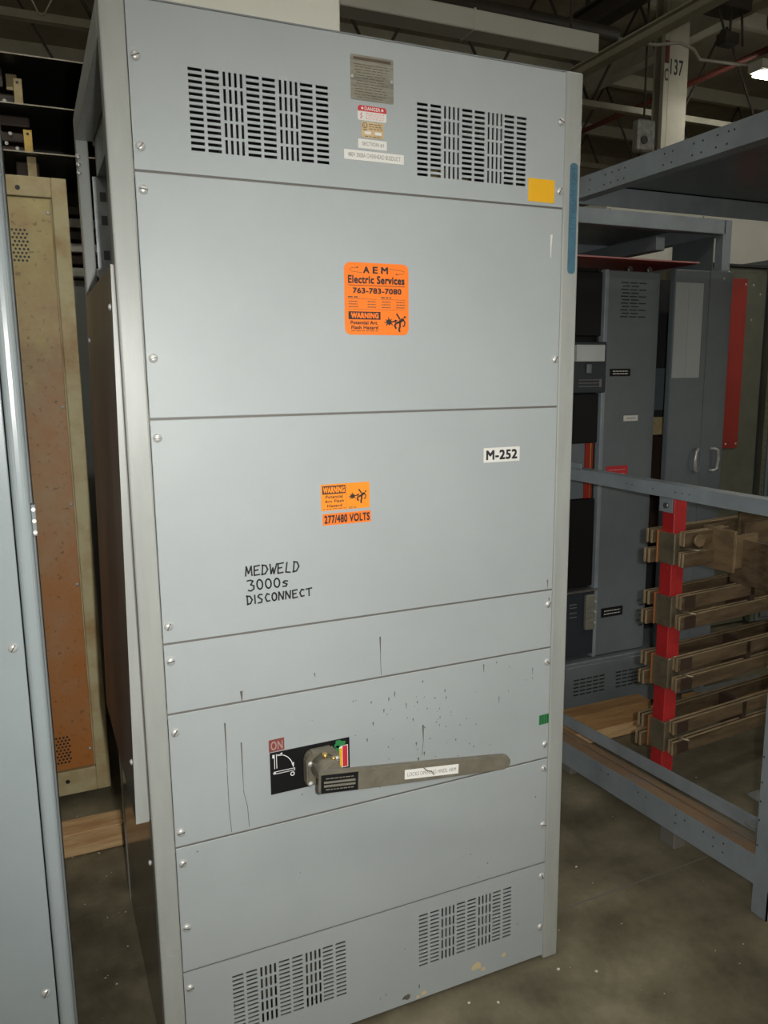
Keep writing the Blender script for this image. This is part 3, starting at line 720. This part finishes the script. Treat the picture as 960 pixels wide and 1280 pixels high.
# the lever: swings slightly outwards to its rounded grip
A = Vector((.334, -.118, .747)); Bv = Vector((.772, -.186, .733)); dv = (Bv - A).normalized()
sv = dv.cross(Vector((0, 0, 1))).normalized(); uv = sv.cross(dv)
ML = Matrix(((dv.x, sv.x, uv.x, A.x), (dv.y, sv.y, uv.y, A.y), (dv.z, sv.z, uv.z, A.z), (0, 0, 0, 1)))
Ll = (Bv - A).length
bm = NB()
prof = [(0, -.024), (.085, -.0235), (Ll * .6, -.0205), (Ll - .012, -.0165), (Ll - .003, -.010), (Ll, 0), (Ll - .003, .010), (Ll - .012, .0165), (Ll * .6, .0205), (.085, .0235), (0, .024)]
prism(bm, prof, 'y', -.009, .009, 0)
bmesh.ops.bevel(bm, geom=list(bm.edges), offset=.003, segments=2, affect='EDGES')
bmesh.ops.transform(bm, matrix=ML, verts=bm.verts)
lv = obj('handle_lever', bm, 'cast_handle', cab, label='long cast lever pointing right')
def lev(x0, x1, z0, z1, th=.0008, base=.009): 
    b_ = NB(); box(b_, x0, x1, base, base + th, z0, z1); bmesh.ops.transform(b_, matrix=ML, verts=b_.verts); return b_
# which side of the lever faces the room
SGN = 1 if sv.y < 0 else -1
def levp(x0, x1, z0, z1, th, mname, name):
    b_ = NB()
    if SGN > 0: box(b_, x0, x1, .009, .009 + th, z0, z1)
    else: box(b_, x0, x1, -.009 - th, -.009, z0, z1)
    bmesh.ops.transform(b_, matrix=ML, verts=b_.verts); return obj(name, b_, mname, lv)
levp(.004, .085, -.021, .020, .0015, 'black_plate', 'lever_plate')
bm = NB(); yy = SGN * (.009 + .0020)
for k, z in enumerate((.012, .0035, -.005, -.013)):
    if k in (1, 2): rect(bm, .010, .079, z - .0025, z + .0025, yy, 0, ML)
    else: dashes(bm, .014, .075, z, .0022, yy, 0, .004, .01, .0018, ML)
obj('plate_print', bm, 'name_plate', lv)
levp(.190, .315, -.011, .011, .0008, 'white_label', 'lever_label')
bm = NB(); yy = SGN * (.009 + .0012)
text_into(bm, 'LOCKS OPENING HNDL ARM', .196, .309, -.0045, .0045, yy, 0, 0, ML)
obj('lettering', bm, 'ink_grey', lv)
bm = NB(); line(bm, [(.232, .013), (.240, .005), (.252, .001), (.258, -.008)], .0025, SGN * (.009 + .0016), 0, ML)
obj('scrape', bm, 'cast_handle', lv)

# ================================================================ left foreground cabinet
lc = thing('metal_cabinet', 'blue-grey metal cabinet at the left edge in front of the rusty one', 'electrical cabinet', (-.65, .4, 0))
bm = NB(); box(bm, -1.12, -.213, .004, .80, .02, 2.25, 0, .004, seg=2); obj('body', bm, 'blue_grey', lc)
bm = NB(); box(bm, -.211, -.180, -.004, .03, 0, 2.25, 0, .012, seg=4); obj('edge_post', bm, 'blue_grey', lc)
obj('side_strip', B1(-.198, -.176, .032, .78, .01, 2.24, .004, 2), 'inner_paint', lc)
bm = NB(); box(bm, -1.10, -.2130, -.001, .004, .03, 2.22, 0, .002, seg=2)
dr = obj('door', bm, 'blue_grey', lc)
bolt_at(dr, -.232, -.001, 1.098); bolt_at(dr, -.232, -.001, .35); bolt_at(dr, -.232, -.001, 1.85)
bm = NB(); box(bm, -.180, -.172, .004, .03, 1.31, 1.37, 0, .001); lt = obj('latch', bm, 'inner_paint', lc)
for z in (1.318, 1.34, 1.362):
    bm = NB(); cyl(bm, (-.176, .003, z), (-.176, -.003, z), .004, n=8); obj('latch_pin', bm, 'chrome', lt)

# ================================================================ rusty cabinet behind the gap
rc = thing('rusty_cabinet', 'rusty yellow-brown metal cabinet standing in the gap at the left', 'electrical cabinet', (-.45, 1.8, 0))
obj('body', B1(-.93, .010, 1.47, 2.15, .03, 2.27, .004), 'rust_rim', rc)
for a in ((-.93, -.875, .03, 2.275), (-.040, .010, .03, 2.275), (-.875, -.040, 2.21, 2.275), (-.875, -.040, .03, .125)):
    obj('frame_rim', B1(a[0], a[1], 1.445, 1.475, a[2], a[3], .003, 2), 'rust_rim', rc)
def perf(x0, z0, nx, nz):
    h = []
    return h
bm = NB(); box(bm, -.868, -.045, 1.452, 1.4695, .13, 2.205, 0, .002); rp = obj('front_cover', bm, 'rust_panel', rc)
holes = NB(); hm_ = bpy.data.meshes.new('perforation')
cyl(holes, (0, 0, 0), (0, .0012, 0), .0042, n=8); holes.to_mesh(hm_); holes.free(); hm_.materials.append(MATS['black_board'])
for zc in (2.10, .262):
    for j in range(9):
        for i in range(4):
            inst('perforation', hm_, rp, (-.172 + i * .013 + (.0065 if j % 2 else 0), 1.4512, zc - j * .0125))
for z in (2.16, 1.50, 1.15, .85, .2):
    inst('screw', SCREW_S, rp, (-.055, 1.452, z))
for x in (-.144,):
    for z in (2.235,): inst('bolt_hole', hm_, rc, (x - .0, 1.444, z)).scale = (2, 1, 2)
inst('bolt_hole', hm_, rc, (-.144, 1.444, .085)).scale = (2, 1, 2)
# open bus compartment above and behind it
bs = thing('bus_compartment', 'open bus compartment with black barrier boards and brass bars behind the rusty cabinet', 'electrical cabinet', (-.35, 2.2, 0))
obj('back_board', B1(-1.0, .42, 2.30, 2.31, .02, 2.845), 'black_board', bs)
for z in (2.74, 2.575, 2.414):
    bo = obj('barrier_board', B1(-1.0, .42, 1.70, 2.30, z - .004, z), 'black_board', bs)
    obj('board_edge', B1(-1.0, .42, 1.697, 1.701, z - .004, z + .0005), 'lit_edge', bo)  # pale strip paints the lit front edge of the board
for x in (-1.0, .40): obj('side_post', B1(x, x + .03, 1.72, 2.31, 0, 2.84), 'green_grey', bs)
obj('lower_cover', B1(-.97, .40, 2.18, 2.20, .02, 2.02), 'pale_grey', bs)
for k in range(6): obj('terminal_block', B1(.035, .16, 2.12, 2.18, 2.03 + k * .05, 2.066 + k * .05, .003), 'white_enamel' if k % 2 == 0 else 'insulator', bs)
def busstub(x0, x1, z0, z1, y, mname, hole=None):
    b_ = obj('bus_bar', B1(x0, x1, y, y + .012, z0, z1, .0015), mname, bs)
    if hole:
        inst('bolt_hole', hm_, b_, (hole[0], y - .0008, hole[1])).scale = (1.2, 1, 1.2)
busstub(-.150, -.112, 2.655, 2.712, 1.83, 'bus_dull', (-.118, 2.672)); busstub(-.127, -.097, 2.580, 2.675, 1.75, 'bus_dull', (-.113, 2.660))
busstub(-.107, -.077, 2.417, 2.500, 1.74, 'brass', (-.092, 2.485)); busstub(-.102, -.070, 2.30, 2.408, 1.74, 'bus_dull')
for x0, x1, z0, z1 in ((-.24, -.095, 2.58, 2.63), (-.24, -.09, 2.42, 2.452), (-.24, -.09, 2.465, 2.50), (-.24, -.08, 2.52, 2.558), (-.14, -.06, 2.318, 2.40), (-.24, -.16, 2.65, 2.72)):
    obj('insulator', B1(x0, x1, 1.79, 1.86, z0, z1, .006, 2), 'insulator', bs)
for x, z in ((-.150, 2.49), (-.13, 2.44), (-.165, 2.455), (-.16, 2.60)):
    bm = NB(); cyl(bm, (x, 1.79, z), (x, 1.775, z), .007, n=6); obj('bolt_head', bm, 'steel', bs)
# pale terminal board and grey cabinet glimpsed between the rusty cabinet and the main one
gcab = thing('grey_cabinet', 'pale grey cabinet glimpsed between the rusty cabinet and the main one', 'electrical cabinet', (.5, 3.0, 0))
obj('body', B1(.02, 1.1, 2.75, 3.3, .02, 2.25, .004), 'green_grey', gcab)
obj('door', B1(.04, 1.08, 2.735, 2.75, .1, 2.15, .002), 'green_grey', gcab)
# timber on the floor in the gap
bm = NB(); box(bm, -.75, .02, 1.06, 1.16, .001, .085, 0, .003); obj('timber_beam', bm, 'timber_pale', label='short pale timber lying on the floor in front of the rusty cabinet', category='timber')

# ================================================================ right: open steel frame with bus bars
fr = thing('open_steel_frame', 'open grey steel switchgear frame holding rows of tarnished bus bars', 'steel frame', (2.2, .4, 0))
FX = 1.70
hole_me = hm_
def holes_on(par, pts, x, s=1.0):
    for y, z in pts: 
        h = inst('bolt_hole', hole_me, par, (x, y, z), (0, 0, -math.pi / 2)); h.scale = (s, 1, s)
def channel_y(name, x, y0, y1, z0, z1, fl=.05, dz=0.0, th=.004, mname='frame_grey'):
    """C rail along y with its web facing -x; dz: rise at the y0 end"""
    bm = NB(); box(bm, x, x + th, y0, y1, z0, z1); box(bm, x + th, x + fl, y0, y1, z1 - th, z1); box(bm, x + th, x + fl, y0, y1, z0, z0 + th)
    for v in bm.verts: v.co.z += dz * (y1 - v.co.y) / (y1 - y0)
    return obj(name, bm, mname, fr)
tp = channel_y('top_rail', FX, -.14, 1.0, 2.222, 2.292)
pat = [.78, .70, .665, .63, .60, .42, .385, .30, .265, .21, .17, .15, .02, -.02]
holes_on(tp, [(y, 2.272) for y in pat] + [(y + .004, 2.240) for y in pat[:-3]], FX - .0008, .75)
md = channel_y('middle_rail', FX, -.14, 1.0, 1.202, 1.247)
holes_on(md, [(y, 1.224) for y in (.30, .27, .24, .40, .50, .53)], FX - .0008, .55)
# end lug of the middle rail
obj('rail_lug', B1(FX, FX + .004, .78, .86, 1.245, 1.268), 'frame_grey', fr)
def tilt(bm_):
    for v in bm_.verts: v.co.z += .055 * (.93 - v.co.y)
    return bm_
bt_ = obj('bottom_rail', tilt(B1(1.700, 1.704, -.16, .98, .036, .128)), 'frame_grey', fr)
obj('rail_flange', tilt(B1(1.704, 1.748, -.15, .98, .126, .130)), 'dust', bt_, label='dusty top flange of the bottom rail')
holes_on(bt_, [(y, .105 + .055 * (.93 - y)) for y in (.60, .56, .40, .36, .22, .18, .10, .06, .02)] + [(y, .075 + .055 * (.93 - y)) for y in (.22, .06, .02)], 1.6992, .7)
obj('inner_ledge', tilt(B1(1.754, 1.778, -.13, .98, .128, .134)), 'dust', fr, label='dusty ledge inside the bottom rail')
obj('inner_rail', tilt(B1(1.776, 1.780, -.06, .98, .150, .198)), 'frame_grey', fr)
obj('gusset', B1(1.770, 1.775, -.09, -.035, .14, .26), 'frame_grey', fr)
def fpost(x, y, h=2.292, s=.055):
    bm = NB(); box(bm, x, x + s, y, y + .004, 0, h); box(bm, x, x + .004, y, y + s, 0, h)
    return obj('corner_post', bm, 'frame_grey', fr)
p1 = fpost(1.702, -.150); fpost(1.702, .945); 
holes_on(p1, [(-.10, z) for z in (.16, .22, .30, .36, .42, .5)], 1.7012, .7)
bm = NB(); box(bm, 3.20, 3.255, .945, 1.0, 0, 2.292); obj('corner_post', bm, 'frame_grey', fr)
bm = NB(); box(bm, 3.20, 3.255, -.135, -.08, 0, 2.292); obj('corner_post', bm, 'frame_grey', fr)
for y0, y1 in ((.885, .93), (-.135, -.10)):
    bm = NB(); box(bm, FX + .004, 3.25, y0, y0 + .004, 2.215, 2.288); box(bm, FX + .004, 3.25, y0, y1, 2.284, 2.288); obj('top_rail', bm, 'frame_grey', fr)
obj('top_rail', B1(3.20, 3.25, -.10, .90, 2.222, 2.288), 'frame_grey', fr)
obj('roof_sheet', B1(FX + .01, 3.24, -.12, .92, 2.288, 2.292), 'rear_grey', fr)
for y0, x0, x1 in ((.05, 1.70, 1.85), (.60, 1.70, 1.85)): pass
obj('foot', B1(1.715, 1.77, .235, .305, .0, .070, .004), 'stone_chip', fr)
obj('foot', B1(1.715, 1.77, .80, .86, .0, .038, .004), 'stone_chip', fr)
# shelf lugs on the front post
for z in (.235, .33): obj('post_tab', B1(1.74, 1.81, -.06, -.02, z, z + .006), 'galvanized', fr)
# red insulated support post
PX0, PX1, PY0, PY1 = 1.785, 1.840, .385, .440
rdp = obj('support_post', B1(PX0, PX1, PY0, PY1, .175, 1.185, .002), 'red_post', fr, label='red insulated support post')
obj('bracket', B1(PX0 - .004, PX0, PY0 + .008, PY1 + .012, 1.135, 1.203), 'frame_grey', rdp)
bm = NB(); cyl(bm, (PX0 - .004, .415, 1.158), (PX0 - .014, .415, 1.158), .010, n=6); obj('bolt_head', bm, 'steel', rdp)
ROT = Matrix.Translation((1.81, .41, 0)) @ Matrix.Rotation(math.radians(5.0), 4, 'Z') @ Matrix.Translation((-1.81, -.41, 0))
def rb(x0, x1, y0, y1, z0, z1, bev=.001):
    bm = NB(); box(bm, x0, x1, y0, y1, z0, z1, 0, bev); bmesh.ops.transform(bm, matrix=ROT, verts=bm.verts)
    bm.normal_update()
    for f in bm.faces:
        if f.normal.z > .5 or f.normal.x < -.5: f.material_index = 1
    return bm
bar_cache = {}
for li, zc in enumerate((1.015, .795, .573, .340)):
    long = 2.95
    for k, (dz0, dz1) in enumerate(((.009, .057), (-.060, -.011))):
        for y0 in (.352 - (.010 if k else 0), .370 - (.010 if k else 0)):
            xa = 1.797 - (.012 if k else 0)
            obj('bus_bar', rb(xa + (.006 if y0 > .359 else 0), long if li else (2.02), y0, y0 + .0095, zc + dz0, zc + dz1), ['bus_tarnish', 'bus_edge'], fr)
        for y0 in (.455, .473):
            obj('bus_bar', rb(1.758 - (.008 if k else 0), long, y0, y0 + .0095, zc + dz0, zc + dz1), ['bus_tarnish', 'bus_edge'], fr)
    cp = obj('clamp', rb(1.774, 1.784, .372, .447, zc - .056, zc + .052, .002), ['clamp_metal', 'clamp_metal'], fr)
    obj('clamp_side', rb(1.774, 1.842, .379, .384, zc - .056, zc + .052), ['clamp_metal', 'clamp_metal'], cp)
    obj('clamp_side', rb(1.770, 1.842, .441, .447, zc - .058, zc + .056), ['copper_edge', 'copper_edge'], cp)
    bm = NB(); cyl(bm, (1.815, .38, zc - .001), (1.835, .310, zc + .001), .0042, n=8); obj('clamp_bolt', bm, 'clamp_metal', cp)
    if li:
        obj('dark_pad', rb(1.812, 1.868, .3495, .352, zc + .011, zc + .055), ['insulator', 'insulator'], fr)  # thin dark pads on the bar faces beside the clamp
        obj('dark_pad', rb(1.805, 1.862, .3395, .342, zc - .058, zc - .013), ['insulator', 'insulator'], fr)
    else:
        bm = NB(); cyl(bm, (1.86, .352, zc + .028), (1.86, .338, zc + .028), .022, n=10); obj('bolt_head', bm, 'bus_plate', fr)
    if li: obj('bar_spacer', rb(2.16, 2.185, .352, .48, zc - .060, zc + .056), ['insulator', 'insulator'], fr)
# wide jumper plates on the top level
def vplate(a, b, z0, z1, th, mname, nm='jumper_plate'):
    bm = NB(); beam(bm, (a[0], a[1], (z0 + z1) / 2), (b[0], b[1], (z0 + z1) / 2), th, z1 - z0, 0, bev=.001); return obj(nm, bm, mname, fr)
vplate((1.945, .405), (1.950, .272), .935, 1.078, .011, 'bus_plate')
vplate((1.985, .315), (2.005, .12), .893, 1.046, .011, 'bus_tarnish')
vplate((1.945, .405), (2.35, .44), .95, 1.078, .010, 'bus_tarnish')
vplate((2.06, .34), (2.45, .375), .95, 1.085, .010, 'bus_tarnish')
vplate((1.95, .275), (2.06, .285), .95, 1.064, .010, 'bus_plate')
vplate((2.10, .40), (2.60, .44), 1.02, 1.12, .010, 'bus_tarnish')

# ================================================================ rear switchgear section with breakers
rs = thing('breaker_section', 'grey switchgear section with black circuit breakers and double doors behind the open frame', 'electrical cabinet', (2.2, 1.55, 0))
obj('top_front_rail', B1(1.62, 2.82, 1.22, 1.26, 2.222, 2.286, .002), 'frame_grey', rs)
for x in (1.60, 2.81): obj('corner_post', B1(x, x + .05, 1.22, 1.27, 0, 2.286, .003), 'frame_grey', rs)
for x in (1.60, 2.81): obj('corner_post', B1(x, x + .05, 2.03, 2.08, 0, 2.286, .003), 'frame_grey', rs)
for x in (1.60, 2.81): obj('top_side_rail', B1(x, x + .05, 1.27, 2.03, 2.222, 2.286, .002), 'frame_grey', rs)
obj('top_rear_rail', B1(1.62, 2.82, 2.03, 2.07, 2.222, 2.286, .002), 'frame_grey', rs)
obj('inner_top_rail', B1(2.45, 2.50, 1.26, 2.03, 2.14, 2.20, .002), 'rear_grey', rs)
obj('back_sheet', B1(1.65, 2.45, 1.9, 1.91, .02, 2.22), 'dark_inside', rs)
obj('roof_sheet', B1(1.61, 2.85, 1.262, 2.03, 2.286, 2.290), 'rear_grey', rs)
bm = NB(); box(bm, 1.61, 2.82, 1.205, 2.07, .02, .285, 0, .003); bpn = obj('base_box', bm, 'rear_grey', rs)
bm = NB(); box(bm, 1.61, 2.45, 1.195, 1.205, .02, .27, 0, .002); bsp = obj('base_cover', bm, 'rear_grey', bpn)
slot = NB(); box(slot, -.0145, .0145, 0, .0012, -.003, .003); slot_me = bpy.data.meshes.new('vent_slot'); slot.to_mesh(slot_me); slot.free(); slot_me.materials.append(MATS['black_board'])
for x0 in (2.02, 2.265):
    for j in range(5):
        for i in range(5): inst('vent_slot', slot_me, bsp, (x0 + .018 + i * .037, 1.1940, .206 - j * .018))
# main cover panel with vent slots
bm = NB(); box(bm, 2.170, 2.462, 1.235, 1.262, .290, 2.040, 0, .003); cvp = obj('cover_panel', bm, 'rear_grey', rs)
obj('panel_edge', B1(2.150, 2.170, 1.228, 1.262, .290, 2.042, .002), 'frame_grey', cvp)
for j in range(11):
    for i in range(3):
        if j % 2 and i == 2: continue
        s = inst('vent_slot', slot_me, cvp, (2.262 + i * .050 + (.008 if j % 2 else 0), 1.2342, 1.990 - j * .0145)); s.scale = (1.4, 1, .85)
for j in range(6): inst('vent_slot', slot_me, cvp, (2.425 + (j % 2) * .012, 1.2342, .53 - j * .025)).scale = (.8, 1, .8)
def plate(x0, x1, z0, z1, mname, par, y, ink=None, rows=2):
    p = obj('name_plate', B1(x0, x1, y - .003, y, z0, z1), mname, par)
    if ink:
        b_ = NB()
        for r in range(rows): dashes(b_, x0 + .015, x1 - .015, z1 - (z1 - z0) * (r + 1) / (rows + 1), .004, y - .0036, 0, .008, .02, .003)
        obj('lettering', b_, ink, p)
plate(2.196, 2.310, 1.586, 1.619, 'black_plate', cvp, 1.235, 'white_label'); plate(2.284, 2.364, 1.385, 1.410, 'white_label', cvp, 1.235, 'ink_grey', 1)
plate(2.196, 2.318, 1.130, 1.184, 'red_print', cvp, 1.235, 'pink_print'); plate(2.199, 2.324, .473, .517, 'black_plate', cvp, 1.235, 'white_label')
for x, z in ((2.29, 2.046), (2.40, 2.048)):
    bm = NB(); cyl(bm, (x, 1.25, z), (x, 1.235, z + .004), .013, n=10); obj('panel_knob', bm, 'steel', cvp)
# breaker column
obj('column_backing', B1(1.95, 2.150, 1.275, 1.285, .29, 2.05), 'black_plate', rs)
def breaker(z0, z1, y, x0=1.985, x1=2.150): 
    return obj('circuit_breaker', B1(x0, x1, y, 1.275, z0, z1, .004, 2), 'breaker_body', rs)
b1 = breaker(1.515, 1.735, 1.222, 1.985, 2.165)
obj('clear_cover', B1(1.99, 2.140, 1.200, 1.222, 1.650, 1.722, .004, 2), 'clear_plastic', b1)
obj('label_block', B1(2.02, 2.10, 1.218, 1.2225, 1.655, 1.70), 'white_label', b1)
obj('toggle', B1(2.055, 2.078, 1.208, 1.222, 1.600, 1.640, .003), 'inner_paint', b1)
bm = NB()
for r in range(3): dashes(bm, 2.02, 2.13, 1.572 - r * .014, .004, 1.2215, 0)
rect(bm, 2.130, 2.143, 1.540, 1.575, 1.2215, 0); obj('lettering', bm, 'ink_grey', b1)
obj('cover_or_void', B1(1.985, 2.145, 1.24, 1.275, 1.295, 1.512, .003), 'black_plate', rs)
obj('cover_or_void', B1(1.985, 2.145, 1.24, 1.275, 1.76, 2.03, .003), 'black_plate', rs)  # black box painted in for the dark void above the breaker
obj('grey_insert', B1(1.99, 2.085, 1.25, 1.275, 1.045, 1.293), 'door_grey', rs)
obj('red_strip', B1(2.085, 2.128, 1.245, 1.275, 1.045, 1.293), 'red_panel', rs); obj('gold_strip', B1(2.112, 2.116, 1.243, 1.2455, 1.045, 1.293), 'brass', rs); 
obj('cover_or_void', B1(1.985, 2.145, 1.24, 1.275, .635, 1.04, .003), 'black_plate', rs)
b2 = breaker(.310, .615, 1.225); obj('breaker_cap', B1(1.98, 2.16, 1.215, 1.275, .615, .625), 'steel', b2)
obj('lever_plate', B1(2.090, 2.142, 1.205, 1.225, .435, .600, .003), 'name_plate', b2)
for z in (.47, .52, .57):
    bm = NB(); cyl(bm, (2.135, 1.205, z), (2.135, 1.196, z), .006, n=8); obj('pin', bm, 'chrome', b2)
bm = NB(); 
for z in (.56, .545, .52, .50): dashes(bm, 2.01, 2.05, z, .005, 1.2242, 0)
obj('lettering', bm, 'ink_grey', b2)
# red glass-polyester sheet over the top
bm = NB(); box(bm, 1.66, 2.62, 1.17, 1.75, 2.078, 2.083); obj('barrier_sheet', bm, 'red_panel', rs)
obj('sheet_edge', B1(1.66, 2.62, 1.167, 1.170, 2.078, 2.084), 'pink_print', rs)
# things glimpsed in the slot between panel and doors; dark backing paints its shade
obj('shade_backing', B1(2.56, 2.80, 1.45, 1.46, .29, 2.04), 'dark_inside', rs); obj('inner_box', B1(2.60, 2.79, 1.40, 1.45, 1.42, 1.62), 'door_grey', rs)
obj('inner_box', B1(2.60, 2.79, 1.40, 1.45, 1.30, 1.385), 'rust_rim', rs); obj('inner_box', B1(2.60, 2.74, 1.41, 1.45, .72, 1.29), 'insulator', rs)
obj('inner_shelf', B1(2.58, 2.79, 1.37, 1.45, 1.02, 1.032), 'timber_pale', rs); obj('inner_strip', B1(2.655, 2.668, 1.36, 1.38, .70, 1.36), 'timber', rs)
obj('side_sheet', B1(2.80, 2.805, 1.27, 1.53, .29, 2.22), 'rear_grey', rs)
# double doors with bow handles
ld = obj('door', B1(2.498, 2.703, 1.182, 1.215, .300, 2.052, .004, 2), 'door_grey', rs)
bm = NB(); box(bm, 0, .150, 0, .03, .300, 2.055, 0, .004, seg=2)
bmesh.ops.transform(bm, matrix=Matrix.Translation((2.705, 1.182, 0)) @ Matrix.Rotation(math.radians(4), 4, 'Z'), verts=bm.verts)
rd = obj('door', bm, 'door_grey', rs)
for x, par, s in ((2.668, ld, -1), (2.790, rd, 1)):
    bm = NB(); y = 1.182 if s < 0 else 1.188
    tube(bm, [(x - s * .020, y, 1.243), (x - s * .005, y - .014, 1.243), (x + s * .010, y - .02, 1.236), (x + s * .014, y - .022, 1.195), (x + s * .010, y - .02, 1.148), (x - s * .005, y - .014, 1.140), (x - s * .020, y, 1.140)], .0075, n=8)
    obj('handle', bm, 'chrome', par)
obj('reflection_sheet', B1(2.503, 2.578, 1.1795, 1.182, 1.575, 1.995), 'pale_grey', ld); obj('reflection_sheet', B1(2.580, 2.665, 1.1795, 1.182, 1.575, 1.995), 'pale_grey', ld)  # pale sheets paint in the reflection on the upper left door
inst('screw', SCREW_S, rd, (2.79, 1.186, 2.02))
# timbers under / in front of it
bm = NB(); box(bm, 1.60, 2.31, 1.00, 1.09, .055, .135, 0, .003); obj('timber_beam', bm, 'timber', label='orange-brown timber in front of the breaker section', category='timber')
bm = NB(); box(bm, 1.75, 2.42, .99, 1.10, .001, .055, 0, .003); obj('timber_beam', bm, 'timber_pale', label='flat board under the orange-brown timber by the breaker section', category='timber')
bm = NB(); box(bm, 2.62, 3.15, 1.02, 1.13, .001, .06, 0, .002); obj('timber_beam', bm, 'timber', label='timber under the thin steel sheet at the right', category='timber')
bm = NB(); box(bm, 2.70, 3.15, 1.01, 1.14, .061, .066, 0, .001); obj('steel_sheet', bm, 'galvanized', label='thin bright steel sheet lying on a timber at the right', category='sheet')

# ================================================================ far right things
rp_ = thing('red_board', 'tall narrow bright red board beside the double doors', 'board', (3.62, 1.9, .0))
obj('board', B1(3.50, 3.738, 1.90, 1.912, 1.145, 2.132, .001), 'red_panel', rp_)
for x, z in ((3.722, 2.10), (3.722, 1.17), (3.64, 1.17)):
    inst('screw', SCREW_S, rp_, (x, 1.90, z))
gk = thing('green_grey_cabinet', 'dull green-grey cabinet behind the red board', 'electrical cabinet', (3.8, 2.3, 0))
obj('body', B1(3.28, 3.925, 1.93, 2.7, .02, 2.20, .004), 'green_grey', gk)
obj('door', B1(3.30, 3.91, 1.915, 1.93, .10, 2.17, .003), 'green_grey', gk)
obj('top_rim', B1(3.28, 3.93, 1.91, 1.94, 2.20, 2.215, .002), 'dark_inside', gk)
for x, z in ((3.80, 2.10), (3.80, 1.9), (3.86, 2.05)): inst('screw', SCREW_S, gk, (x, 1.915, z))
fk = thing('slim_cabinet', 'blue-grey cabinet with a perforated edge strip at the far right', 'electrical cabinet', (4.4, 2.2, 0))
obj('body', B1(3.975, 4.9, 1.88, 2.6, .02, 2.26, .004), 'rear_grey', fk)
sp_ = obj('edge_strip', B1(3.935, 3.968, 1.885, 1.93, .02, 2.26, .002), 'green_grey', fk)
for k in range(36): inst('perforation', hm_, sp_, (3.951, 1.8845, .62 + k * .04)).scale = (.9, 1, 1.2)
for z0, z1 in ((.05, 1.28), (1.285, 2.05)): obj('door', B1(4.0, 4.88, 1.866, 1.88, z0, z1, .003), 'rear_grey', fk)
wk = thing('tall_beige_cabinet', 'tall beige cabinet standing behind the far right ones', 'electrical cabinet', (4.5, 3.2, 0))
obj('body', B1(3.5, 5.6, 2.9, 3.5, .02, 2.75, .004), 'white_enamel', wk)
obj('door', B1(3.52, 4.35, 2.885, 2.9, .1, 2.7, .003), 'white_enamel', wk); obj('door', B1(4.36, 5.58, 2.885, 2.9, .1, 2.7, .003), 'white_enamel', wk)

# loose chips on the floor
bm = NB(); random.seed(5)
def chip(x, y, s):
    if 0 < x < W and 0 < y < D: return
    n = 5; h = s * .5
    prism(bm, [(x + s * random.uniform(.6, 1.2) * math.cos(k * 2 * math.pi / n), y + s * random.uniform(.4, 1.0) * math.sin(k * 2 * math.pi / n)) for k in range(n)], 'z', .0005, h)
for k in range(26): chip(random.uniform(-.17, -.01), random.uniform(.05, 1.4), random.uniform(.001, .0032))
for k in range(24): chip(random.uniform(.95, 1.7), random.uniform(-.35, .8), random.uniform(.001, .0032))
for k in range(12): chip(random.uniform(1.85, 2.7), random.uniform(.1, .9), random.uniform(.0015, .004))
for x, y in ((.75, -.05), (.82, -.08), (1.03, -.05), (1.12, -.1), (1.30, .35), (1.36, .30)): chip(x, y, .005)
obj('floor_chips', bm, 'debris', kind='stuff', label='small pale chips scattered on the concrete floor', category='debris')
